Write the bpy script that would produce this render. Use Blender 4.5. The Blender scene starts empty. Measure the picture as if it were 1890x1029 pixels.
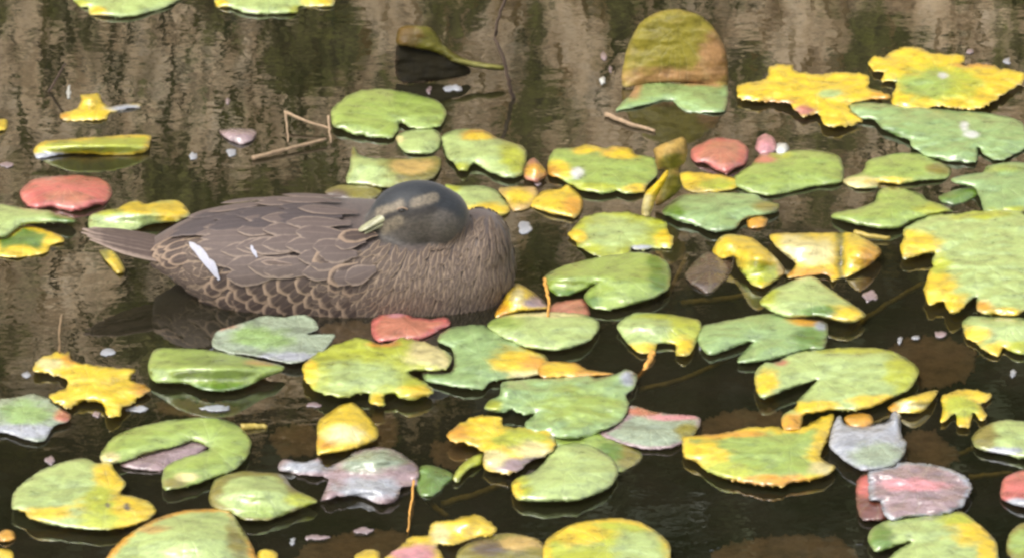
import bpy, bmesh, math, random
import numpy as np
from mathutils import Vector, Matrix, noise
from mathutils.bvhtree import BVHTree
from mathutils.geometry import delaunay_2d_cdt

random.seed(7)
R = math.radians
scene = bpy.context.scene
col = scene.collection

# ------------------------------------------------------------------ camera
ELEV, DIST, WIDE = R(23.0), 8.5, 1.13
CE, SE = math.cos(ELEV), math.sin(ELEV)
CAM = Vector((0, -DIST * CE, DIST * SE))
cd = bpy.data.cameras.new('camera')
cam = bpy.data.objects.new('camera', cd)
col.objects.link(cam)
cam.location = CAM
cam.rotation_euler = (R(90) - ELEV, 0, 0)
cd.sensor_width = 36
cd.lens = 36 * DIST / WIDE
cd.clip_start, cd.clip_end = 0.05, 500
cd.dof.use_dof = True
cd.dof.focus_distance = DIST
cd.dof.aperture_fstop = 22.0
scene.camera = cam

# ------------------------------------------------------------------ sky and sun
SUN_EL, SUN_AZ = R(58), R(235)          # azimuth measured from +Y (away from the camera) clockwise
world = bpy.data.worlds.new('World')
scene.world = world
world.use_nodes = True
wn, wl = world.node_tree.nodes, world.node_tree.links
wn.clear()
sky = wn.new('ShaderNodeTexSky')
sky.sky_type = 'NISHITA'
sky.sun_disc = False
sky.sun_elevation = SUN_EL
sky.sun_rotation = SUN_AZ
sky.air_density, sky.dust_density, sky.ozone_density = 1.0, 4.0, 1.0
hsv = wn.new('ShaderNodeHueSaturation')
hsv.inputs['Saturation'].default_value = 0.30
bg = wn.new('ShaderNodeBackground')
bg.inputs['Strength'].default_value = 0.15
wo = wn.new('ShaderNodeOutputWorld')
wl.new(sky.outputs[0], hsv.inputs['Color'])
wl.new(hsv.outputs[0], bg.inputs['Color'])
wl.new(bg.outputs[0], wo.inputs['Surface'])
sd = bpy.data.lights.new('sun', 'SUN')
sd.energy = 0.9
sd.angle = R(30)
sd.color = (1.0, 0.95, 0.87)
sun = bpy.data.objects.new('sun', sd)
col.objects.link(sun)
sdir = Vector((math.sin(SUN_AZ) * math.cos(SUN_EL), math.cos(SUN_AZ) * math.cos(SUN_EL), math.sin(SUN_EL)))
sun.rotation_euler = sdir.to_track_quat('Z', 'Y').to_euler()
sun.location = sdir * 30

vs = scene.view_settings
vs.view_transform = 'Standard'
vs.look = 'None'
vs.exposure = 1.1
vs.gamma = 1
vs.use_curve_mapping = False
scene.cycles.use_denoising = True
scene.cycles.filter_width = 2.6
scene.cycles.max_bounces = 8
scene.cycles.transparent_max_bounces = 12

# ------------------------------------------------------------------ helpers
PXM = 1890 / WIDE                        # photograph pixels per metre at the middle of the frame
def ray(px, py):
    k = WIDE / DIST / 1890
    a, b = (px - 945) * k, -(py - 514.5) * k
    return Vector((a, CE + b * SE, -SE + b * CE))
def at(px, py, z=0.0):
    d = ray(px, py)
    return CAM + d * ((z - CAM.z) / d.z)
def to_px(p):
    q = Vector(p) - CAM
    w = q.y * CE - q.z * SE
    u = q.y * SE + q.z * CE
    k = WIDE / DIST / 1890
    return 945 + q.x / w / k, 514.5 - u / w / k

def lin(c, k=1.0):
    return tuple(k * ((v / 255 / 12.92) if v / 255 <= 0.04045 else ((v / 255 + 0.055) / 1.055) ** 2.4) for v in c)
def sm(a, b, x):
    t = min(1.0, max(0.0, (x - a) / (b - a)))
    return t * t * (3 - 2 * t)
def n3(x, y, z=0.0):
    return noise.noise(Vector((x, y, z)))

def tag(o, label=None, cat=None, group=None, kind=None):
    if label: o['label'] = label
    if cat: o['category'] = cat
    if group: o['group'] = group
    if kind: o['kind'] = kind
    return o
def empty(name, loc):
    o = bpy.data.objects.new(name, None)
    o.empty_display_size = 0.02
    o.location = loc
    col.objects.link(o)
    return o
def mesh_obj(name, verts, faces, mat, parent=None, origin=None, smooth=True, colors=None, uvs=None):
    o0 = Vector(origin) if origin is not None else Vector((0, 0, 0))
    me = bpy.data.meshes.new(name)
    me.from_pydata([tuple(Vector(v) - o0) for v in verts], [], faces)
    if smooth:
        me.polygons.foreach_set('use_smooth', [True] * len(me.polygons))
    if colors is not None:
        at_ = me.color_attributes.new('Col', 'FLOAT_COLOR', 'POINT')
        flat = []
        for c in colors: flat += [c[0], c[1], c[2], 1.0]
        at_.data.foreach_set('color', flat)
    if uvs is not None:
        ul = me.uv_layers.new(name='UVMap')
        for li, lo in enumerate(me.loops):
            ul.data[li].uv = uvs[lo.vertex_index]
    me.materials.append(mat)
    o = bpy.data.objects.new(name, me)
    col.objects.link(o)
    if parent is not None:
        o.parent = parent
        o.location = o0 - parent.location
    else:
        o.location = o0
    return o
def tube(path, radii, sides=6):
    vs_, fs = [], []
    n = len(path)
    for i, p in enumerate(path):
        p = Vector(p)
        t = (Vector(path[min(i + 1, n - 1)]) - Vector(path[max(i - 1, 0)])).normalized()
        a = t.cross(Vector((0, 0, 1)))
        if a.length < 1e-4: a = Vector((1, 0, 0))
        a.normalize()
        b = t.cross(a)
        r = radii[i] if isinstance(radii, (list, tuple)) else radii
        for k in range(sides):
            th = 2 * math.pi * k / sides
            vs_.append(p + a * (math.cos(th) * r) + b * (math.sin(th) * r))
    for i in range(n - 1):
        for k in range(sides):
            k2 = (k + 1) % sides
            fs.append((i * sides + k, i * sides + k2, (i + 1) * sides + k2, (i + 1) * sides + k))
    fs.append(tuple(range(sides))[::-1])
    fs.append(tuple((n - 1) * sides + k for k in range(sides)))
    return vs_, fs

class NT:
    """small node-building helper"""
    def __init__(self, name):
        self.m = bpy.data.materials.new(name)
        self.m.use_nodes = True
        self.t = self.m.node_tree
        self.t.nodes.clear()
        self.out = self.n('ShaderNodeOutputMaterial')
    def n(self, typ, **kw):
        nd = self.t.nodes.new(typ)
        for k, v in kw.items():
            if k.startswith('_'): setattr(nd, k[1:], v)
            else: self.set(nd, k.replace('_', ' '), v)
        return nd
    def set(self, nd, key, v):
        s = nd.inputs[key] if not key.isdigit() else nd.inputs[int(key)]
        if hasattr(v, 'is_output') or isinstance(v, bpy.types.NodeSocket): self.t.links.new(v, s)
        else: s.default_value = v
    def l(self, a, b): self.t.links.new(a, b)
    def math(self, op, a, b=0.0, c=None):
        nd = self.n('ShaderNodeMath', _operation=op)
        self.set(nd, '0', a); self.set(nd, '1', b)
        if c is not None: self.set(nd, '2', c)
        return nd.outputs[0]
    def mix(self, f, a, b, mode='MIX'):
        nd = self.n('ShaderNodeMixRGB', _blend_type=mode)
        self.set(nd, '0', f)
        self.set(nd, '1', a if not isinstance(a, tuple) else (*a, 1)[:4])
        self.set(nd, '2', b if not isinstance(b, tuple) else (*b, 1)[:4])
        return nd.outputs[0]
    def ramp(self, f, stops, interp='LINEAR'):
        nd = self.n('ShaderNodeValToRGB')
        self.l(f, nd.inputs[0])
        cr = nd.color_ramp
        cr.interpolation = interp
        while len(cr.elements) < len(stops): cr.elements.new(0.5)
        for e, (p, c) in zip(cr.elements, stops):
            e.position = p
            e.color = (*c, 1) if isinstance(c, tuple) else (c, c, c, 1)
        return nd.outputs[0]
    def noise(self, vec, scale, detail=3, rough=0.55):
        nd = self.n('ShaderNodeTexNoise', Scale=scale, Detail=detail, Roughness=rough)
        if vec is not None: self.l(vec, nd.inputs['Vector'])
        return nd.outputs[0]
    def mapping(self, vec, scale=(1, 1, 1), rot=(0, 0, 0)):
        nd = self.n('ShaderNodeMapping')
        nd.inputs['Scale'].default_value = scale
        nd.inputs['Rotation'].default_value = rot
        self.l(vec, nd.inputs['Vector'])
        return nd.outputs[0]
    def bump(self, h, strength, dist):
        nd = self.n('ShaderNodeBump', Strength=strength, Distance=dist)
        self.l(h, nd.inputs['Height'])
        return nd.outputs[0]
    def principled(self, color, rough=0.5, spec=0.5, normal=None, **kw):
        p = self.n('ShaderNodeBsdfPrincipled')
        self.set(p, 'Base Color', (*color, 1) if isinstance(color, tuple) and len(color) == 3 else color)
        self.set(p, 'Roughness', rough)
        self.set(p, 'Specular IOR Level', spec)
        if normal is not None: self.l(normal, p.inputs['Normal'])
        for k, v in kw.items(): self.set(p, k.replace('_', ' '), v)
        return p.outputs[0]
    def done(self, shader):
        self.l(shader, self.out.inputs['Surface'])
        return self.m

# ------------------------------------------------------------------ materials
def leaf_material(name, rough, spec, transl=0.12, coat=0.0, veins=1.0):
    t = NT(name)
    tc = t.n('ShaderNodeTexCoord').outputs['Object']
    geo = t.n('ShaderNodeNewGeometry')
    oi = t.n('ShaderNodeObjectInfo').outputs['Random']
    cattr = t.n('ShaderNodeVertexColor', _layer_name='Col').outputs['Color']
    sep = t.n('ShaderNodeSeparateXYZ')
    t.l(tc, sep.inputs[0])
    ang = t.math('ARCTAN2', sep.outputs[1], sep.outputs[0])
    wob = t.noise(tc, 30, 2)
    a2 = t.math('ADD', t.math('MULTIPLY', ang, 15 / (2 * math.pi)), t.math('MULTIPLY', wob, 0.7))
    fr = t.math('ABSOLUTE', t.math('SUBTRACT', t.math('FRACT', a2), 0.5))
    vein = t.ramp(fr, [(0.0, 1.0), (0.09, 0.25), (0.2, 0.0)])
    vec = t.n('ShaderNodeVectorMath', _operation='ADD')
    t.l(tc, vec.inputs[0]); t.l(oi, vec.inputs[1])
    mott = t.noise(vec.outputs[0], 55, 4, 0.6)
    mott2 = t.noise(vec.outputs[0], 260, 3, 0.6)
    c = t.mix(t.math('MULTIPLY', vein, 0.07 * veins), cattr, (0.75, 0.78, 0.45))
    dark = t.ramp(mott, [(0.34, 0.66), (0.52, 1.0), (0.72, 1.14)])
    c = t.mix(1.0, c, dark, 'MULTIPLY')
    fine = t.ramp(mott2, [(0.3, 0.86), (0.6, 1.06)])
    c = t.mix(1.0, c, fine, 'MULTIPLY')
    sp = t.n('ShaderNodeTexVoronoi', Scale=150.0)
    t.l(vec.outputs[0], sp.inputs['Vector'])
    spots = t.math('MULTIPLY', t.math('LESS_THAN', sp.outputs['Distance'], 0.16),
                   t.math('GREATER_THAN', t.noise(vec.outputs[0], 38, 2), 0.6))
    c = t.mix(t.math('MULTIPLY', spots, 0.5), c, (0.16, 0.09, 0.03))
    under = t.mix(0.6, c, (0.22, 0.13, 0.07))
    c = t.mix(geo.outputs['Backfacing'], c, under)
    hgt = t.math('ADD', t.math('MULTIPLY', vein, -0.22 * veins), t.math('ADD', mott, t.math('MULTIPLY', mott2, 0.35)))
    nrm = t.bump(hgt, 0.55, 0.0035)
    rr = t.ramp(mott, [(0.3, rough - 0.07), (0.7, rough + 0.12)])
    p = t.principled(c, rr, spec, nrm, Coat_Weight=coat, Coat_Roughness=0.27, Coat_IOR=1.7)
    tr = t.n('ShaderNodeBsdfTranslucent')
    t.l(c, tr.inputs['Color'])
    mx = t.n('ShaderNodeMixShader', Fac=transl)
    t.l(p, mx.inputs[1]); t.l(tr.outputs[0], mx.inputs[2])
    return t.done(mx.outputs[0])
M = {}
M['leaf'] = leaf_material('waxy_leaf', 0.33, 1.0, coat=1.0)
M['wet'] = leaf_material('wet_dying_leaf', 0.24, 1.0, coat=0.4)
M['matte'] = leaf_material('dull_leaf_underside', 0.7, 0.1, transl=0.05, veins=0.0)
M['thin'] = leaf_material('thin_backlit_leaf', 0.45, 0.35, transl=0.35)

def simple(name, color, rough=0.6, spec=0.4, nscale=120, var=0.35, bump=0.3, bd=0.001):
    t = NT(name)
    tc = t.n('ShaderNodeTexCoord').outputs['Object']
    f = t.noise(tc, nscale, 4)
    c = t.mix(1.0, (*color, 1), t.ramp(f, [(0.3, 1 - var), (0.7, 1 + var * 0.6)]), 'MULTIPLY')
    return t.done(t.principled(c, rough, spec, t.bump(f, bump, bd)))
M['stalk'] = simple('olive_stalk', lin((158, 138, 62)), 0.45, 0.5)
M['straw'] = simple('dry_straw', lin((150, 126, 98)), 0.7)
M['twig'] = simple('dark_twig', lin((70, 55, 42)), 0.7)
M['orange_stalk'] = simple('orange_stalk', lin((205, 150, 70)), 0.5)
M['glint_fleck'] = simple('white_glint', lin((225, 225, 232)), 0.55, 0.5, var=0.15)
M['bark'] = simple('shrub_bark', lin((80, 65, 50)), 0.85, 0.2, 60)

# water: mirror-like skin over murky, slightly see-through pond water
t = NT('pond_water')
tc = t.n('ShaderNodeTexCoord').outputs['Object']
w1 = t.noise(t.mapping(tc, (7, 9, 1)), 1.0, 2)
w2 = t.noise(t.mapping(tc, (34, 44, 1)), 1.0, 2)
w3 = t.noise(t.mapping(tc, (110, 140, 1)), 1.0, 1)
h = t.math('ADD', t.math('ADD', w1, t.math('MULTIPLY', w2, 0.22)), t.math('MULTIPLY', w3, 0.05))
nrm = t.bump(h, 1.0, 0.00045)
fr = t.n('ShaderNodeFresnel', IOR=2.3)
t.l(nrm, fr.inputs['Normal'])
gl = t.n('ShaderNodeBsdfGlossy', Roughness=0.012)
gl.inputs['Color'].default_value = (1, 1, 1, 1)
t.l(nrm, gl.inputs['Normal'])
murk = t.noise(tc, 9, 3)
mc = t.ramp(murk, [(0.35, (0.040, 0.044, 0.020)), (0.65, (0.070, 0.062, 0.036))])
df = t.n('ShaderNodeBsdfDiffuse')
t.l(mc, df.inputs['Color'])
tp = t.n('ShaderNodeBsdfTransparent')
tp.inputs['Color'].default_value = (0.9, 0.84, 0.68, 1)
body = t.n('ShaderNodeMixShader', Fac=0.82)
t.l(df.outputs[0], body.inputs[1]); t.l(tp.outputs[0], body.inputs[2])
wm = t.n('ShaderNodeMixShader')
t.l(fr.outputs[0], wm.inputs['Fac'])
t.l(body.outputs[0], wm.inputs[1]); t.l(gl.outputs[0], wm.inputs[2])
M['water'] = t.done(wm.outputs[0])

t = NT('pond_mud')
tc = t.n('ShaderNodeTexCoord').outputs['Object']
f = t.noise(tc, 8, 5)
M['mud'] = t.done(t.principled(t.ramp(f, [(0.3, (0.02, 0.017, 0.01)), (0.7, (0.06, 0.048, 0.03))]), 0.9, 0.2, t.bump(f, 0.5, 0.03)))

t = NT('bank_soil')
tc = t.n('ShaderNodeTexCoord').outputs['Object']
f1 = t.noise(t.mapping(tc, (30, 30, 7)), 1.0, 4, 0.6)
f2 = t.noise(t.mapping(tc, (9, 9, 4)), 1.0, 3, 0.5)
f3 = t.noise(t.mapping(tc, (110, 110, 17)), 1.0, 3, 0.6)
soil = t.ramp(f1, [(0.32, lin((150, 124, 92))), (0.5, lin((214, 188, 152))), (0.7, lin((232, 212, 182)))])
moss = t.ramp(f3, [(0.35, lin((34, 38, 14))), (0.65, lin((104, 106, 44)))])
c = t.mix(t.ramp(t.math('ADD', f2, t.math('MULTIPLY', t.math('SUBTRACT', f1, 0.5), 0.5)), [(0.48, 0.0), (0.56, 0.95)]), soil, moss)
c = t.mix(1.0, c, t.ramp(f3, [(0.36, 0.38), (0.48, 1.0), (0.66, 1.2)]), 'MULTIPLY')
M['soil'] = t.done(t.principled(c, 0.9, 0.2, t.bump(f3, 0.6, 0.01)))

def blade_material(name, stops):
    t = NT(name)
    cattr = t.n('ShaderNodeVertexColor', _layer_name='Col').outputs['Color']
    sep = t.n('ShaderNodeSeparateColor')
    t.l(cattr, sep.inputs[0])
    c = t.ramp(sep.outputs[0], stops)
    p = t.principled(c, 0.55, 0.35)
    return t.done(p)
M['blades'] = blade_material('bank_grass', [(0.0, lin((26, 34, 10))), (0.3, lin((84, 94, 34))), (0.5, lin((150, 128, 84))), (1.0, lin((205, 182, 145)))])
M['shrub'] = blade_material('evergreen_leaf', [(0.0, (0.012, 0.018, 0.008)), (0.6, (0.03, 0.045, 0.018)), (1.0, (0.06, 0.075, 0.03))])

def feather_material(name, dark, mid, edge, e0=0.62, e1=0.86, tipk=1.0):
    t = NT(name)
    uv = t.n('ShaderNodeUVMap').outputs['UV']
    tc = t.n('ShaderNodeTexCoord').outputs['Object']
    sep = t.n('ShaderNodeSeparateXYZ')
    t.l(uv, sep.inputs[0])
    a = t.math('ABSOLUTE', t.math('SUBTRACT', t.math('MULTIPLY', sep.outputs[0], 2.0), 1.0))
    v = sep.outputs[1]
    tip = t.math('MULTIPLY', t.math('SUBTRACT', v, 0.5), 2.0)
    d = t.math('POWER', t.math('ADD', t.math('POWER', a, 3.0), t.math('MULTIPLY', t.math('POWER', t.math('MAXIMUM', tip, 0.0), 3.0), tipk)), 0.333)
    wob = t.noise(tc, 170, 3)
    d = t.math('ADD', d, t.math('MULTIPLY', t.math('SUBTRACT', wob, 0.5), 0.35))
    barb = t.n('ShaderNodeTexWave', Scale=9.0, Distortion=1.5)
    mp = t.mapping(uv, (1.0, 4.0, 1.0), (0, 0, 0.5))
    t.l(mp, barb.inputs['Vector'])
    base = t.mix(t.math('MULTIPLY', wob, 0.9), dark, mid)
    c = t.mix(t.ramp(d, [(e0, 0.0), (e1, 1.0)]), base, edge)
    shaft = t.ramp(a, [(0.0, 0.55), (0.10, 0.0)])
    c = t.mix(t.math('MULTIPLY', shaft, 0.5), c, edge)
    c = t.mix(1.0, c, t.ramp(barb.outputs['Color'], [(0.2, 0.84), (0.8, 1.08)]), 'MULTIPLY')
    p = t.principled(c, 0.62, 0.3, t.bump(barb.outputs['Color'], 0.25, 0.0006))
    return t.done(p)
KF = 0.53
M['f_flank'] = feather_material('flank_feather', lin((74, 60, 54), KF), lin((108, 90, 80), KF), lin((182, 155, 130), KF), 0.62, 0.84)
M['f_breast'] = feather_material('breast_feather', lin((92, 77, 68), KF), lin((130, 111, 98), KF), lin((190, 165, 138), KF), 0.5, 0.95, 0.1)
M['f_back'] = feather_material('back_feather', lin((108, 93, 87), KF), lin((132, 115, 107), KF), lin((182, 160, 142), KF), 0.74, 1.0, 0.4)
M['f_dark'] = feather_material('dark_back_feather', lin((84, 74, 73), KF), lin((104, 92, 90), KF), lin((142, 126, 118), KF), 0.8, 1.1, 0.4)
M['f_white'] = feather_material('white_wing_bar_feather', lin((190, 190, 204), 0.6), lin((222, 222, 236), 0.62), lin((205, 202, 208), 0.6))
M['f_tail'] = feather_material('tail_feather', lin((100, 83, 75), KF), lin((126, 107, 97), KF), lin((190, 166, 148), KF), 0.5, 0.9, 0.5)

t = NT('duck_plumage')
tc = t.n('ShaderNodeTexCoord').outputs['Object']
cattr = t.n('ShaderNodeVertexColor', _layer_name='Col').outputs['Color']
s1 = t.noise(t.mapping(tc, (260, 420, 420)), 1.0, 3, 0.65)
c = t.mix(1.0, cattr, t.ramp(s1, [(0.3, 0.48), (0.68, 1.35)]), 'MULTIPLY')
M['plumage'] = t.done(t.principled(c, 0.55, 0.4, t.bump(s1, 0.5, 0.0012), Sheen_Weight=0.15))
M['bill'] = simple('olive_bill', lin((150, 148, 116)), 0.33, 0.5, 90, 0.3)
M['bill_edge'] = simple('orange_bill_edge', lin((205, 145, 50)), 0.35, 0.5, 90, 0.2)
M['eye'] = simple('dark_eye', (0.012, 0.01, 0.008), 0.12, 0.6, 90, 0.1, 0.0)

# ------------------------------------------------------------------ setting
def grid_mesh(name, xs, ys, zf, mat, kind):
    vs_ = [(x, y, zf(x, y)) for y in ys for x in xs]
    nx = len(xs)
    fs = [(j * nx + i, j * nx + i + 1, (j + 1) * nx + i + 1, (j + 1) * nx + i) for j in range(len(ys) - 1) for i in range(nx - 1)]
    o = mesh_obj(name, vs_, fs, mat)
    tag(o, kind=kind)
    return o
BANK_Y = 2.3
def bank_top(x):
    return 1.26 + 0.27 * sm(0.25, -0.35, x) + 0.10 * n3(x * 2.2, 5.5) + 0.06 * n3(x * 6, 8.5)
def bank_z(x, y):
    s = y - BANK_Y - 0.10 * n3(x * 1.3, 0.3) - 0.03 * n3(x * 7, 1.3)
    z = -0.5 + 0.52 * sm(-0.12, 0.02, s)
    z += bank_top(x) * sm(0.0, 0.85, s) + 0.05 * max(0, s - 0.85)
    if s > 0: z += 0.03 * n3(x * 9, y * 9, 4.0) + 0.012 * n3(x * 30, y * 30, 2.0)
    return z
xs = list(np.linspace(-14, -1.7, 40)) + list(np.linspace(-1.65, 1.65, 150)) + list(np.linspace(1.7, 14, 40))
ys = list(np.linspace(2.0, 2.2, 8)) + list(np.linspace(2.22, 3.4, 75)) + list(np.linspace(3.5, 20, 30))
tag(grid_mesh('bank', xs, ys, bank_z, M['soil'], 'structure'), 'sloping brown earth bank behind the pond')
tag(mesh_obj('ground', [(-200, -200, -0.46), (200, -200, -0.46), (200, 200, -0.46), (-200, 200, -0.46)], [(0, 1, 2, 3)], M['mud']),
    'dark muddy pond bed and ground', kind='structure')
tag(grid_mesh('water', list(np.linspace(-30, 30, 13)), list(np.linspace(-30, 2.9, 13)), lambda x, y: 0.0, M['water'], 'structure'),
    'still dark pond water')

# grass on the bank: nobody could count it
def blades(name, n, label):
    rng = random.Random(3)
    V, F, C = [], [], []
    for i in range(n):
        x = rng.uniform(-1.5, 1.5) if i < n * 0.85 else rng.uniform(-6, 6)
        y = BANK_Y + 0.02 + 0.95 * rng.random()
        clump = n3(x * 5.0, y * 5.0, 7.7) + 0.6 * n3(x * 13, y * 13, 2.2)
        green = clump > 0.08
        if not green and rng.random() < 0.55: continue
        z = bank_z(x, y) - 0.004
        L = rng.uniform(0.05, 0.13) * (1.1 if green else 0.9)
        wdt = rng.uniform(0.0022, 0.005)
        th = rng.uniform(0, 2 * math.pi)
        lean = Vector((rng.gauss(0, 0.22), -rng.uniform(0.2, 1.0), rng.uniform(0.25, 1.0) * (1 if rng.random() < 0.6 else -0.6))).normalized()
        sd_ = Vector((math.cos(th), 0.3 * math.sin(th), 0)).normalized() * wdt
        p = Vector((x, y, z))
        mid = p + lean * L * 0.5
        end = p + lean * L + Vector((0, -0.02, -0.03)) * rng.random()
        b = len(V)
        V += [p - sd_, p + sd_, mid + sd_ * 0.8, mid - sd_ * 0.8, end]
        F += [(b, b + 1, b + 2, b + 3), (b + 3, b + 2, b + 4)]
        k = rng.uniform(0.0, 0.4) if green else rng.uniform(0.45, 1.0)
        C += [(k, k, k)] * 5
    o = mesh_obj(name, V, F, M['blades'], colors=C, smooth=False)
    return tag(o, label, 'grass', kind='stuff')
blades('bank_grass', 12000, 'straw coloured and green grass on the earth bank')

# evergreen shrubs on top of the bank, seen as the dark mirror image in the water
def shrub(x, y, w, hgt, seed, label):
    rng = random.Random(seed)
    z0 = bank_z(x, y) - 0.03
    root = empty('evergreen_shrub', (x, y, z0))
    tag(root, label, 'shrub', 'evergreen shrubs on the bank')
    V, F = [], []
    for k in range(5):
        a = rng.uniform(0, 6.28)
        e = Vector((x + math.cos(a) * w * 0.4, y + math.sin(a) * w * 0.3, z0 + hgt * 0.75))
        m_ = Vector((x, y, z0)).lerp(e, 0.5) + Vector((rng.uniform(-.06, .06), rng.uniform(-.06, .06), 0))
        v_, f_ = tube([Vector((x + rng.uniform(-.03, .03), y, z0)), m_, e], [0.02, 0.013, 0.005], 6)
        b = len(V); V += v_; F += [tuple(q + b for q in f) for f in f_]
    mesh_obj('trunk', V, F, M['bark'], root, (x, y, z0))
    V, F, C = [], [], []
    for k in range(6500):
        u = rng.random() ** 0.45
        a = rng.uniform(0, 6.28); cz = rng.uniform(-1, 1)
        rr = math.sqrt(1 - cz * cz) * u
        p = Vector((x + math.cos(a) * rr * w, y + math.sin(a) * rr * w * 0.7, z0 + hgt * 0.52 + cz * u * hgt * 0.52))
        if n3(p.x * 4, p.y * 4, p.z * 4) < -0.22: continue
        d = Vector((rng.gauss(0, 1), rng.gauss(0, 1), rng.gauss(0, 0.7))).normalized()
        s = d.cross(Vector((rng.gauss(0, 1), rng.gauss(0, 1), rng.gauss(0, 1)))).normalized()
        L, W = rng.uniform(0.05, 0.085), rng.uniform(0.014, 0.024)
        b = len(V)
        V += [p, p + d * L * 0.5 + s * W, p + d * L, p + d * L * 0.5 - s * W]
        F.append((b, b + 1, b + 2, b + 3))
        kk = rng.random()
        C += [(kk, kk, kk)] * 4
    mesh_obj('crown', V, F, M['shrub'], root, (x, y, z0), smooth=False, colors=C)
rs = random.Random(5)
for row, (yb, ht) in enumerate([(3.22, .62), (3.75, .74)]):
    for i, x in enumerate([-2.9, -2.2, -1.55, -0.95, -0.4, 0.2, 0.75, 1.35, 2.0, 2.7]):
        xx = x + row * .3
        shrub(xx, yb + rs.uniform(-0.06, 0.08), rs.uniform(0.46, 0.56), max(.55, ht + 1.3 - bank_top(xx) + rs.uniform(-.05, .1)), 20 + i + 50 * row,
              ['low dark evergreen shrub at the lip of the bank, mirrored in the water', 'dark evergreen shrub standing behind the low ones on the bank'][row])

# ------------------------------------------------------------------ leaves
KA = 0.76
PAL = {k: lin(v, KA) for k, v in dict(
    G=(166, 190, 82), GB=(158, 188, 112), PG=(188, 208, 122), YG=(192, 200, 46), Y=(250, 212, 24), O=(240, 172, 34),
    OL=(142, 132, 34), R=(220, 112, 100), PK=(226, 152, 156), SA=(208, 128, 98), GW=(165, 178, 148), MV=(168, 142, 142),
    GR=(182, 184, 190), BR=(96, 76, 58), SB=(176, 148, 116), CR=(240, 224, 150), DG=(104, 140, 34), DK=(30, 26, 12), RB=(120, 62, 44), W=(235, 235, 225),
    TP=(196, 150, 96), TN=(214, 176, 92), DB=(70, 52, 36), OB=(116, 88, 26), OD=(118, 112, 34), PO=(156, 150, 78), TO=(186, 164, 78), OM=(160, 148, 48)).items()}

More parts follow.
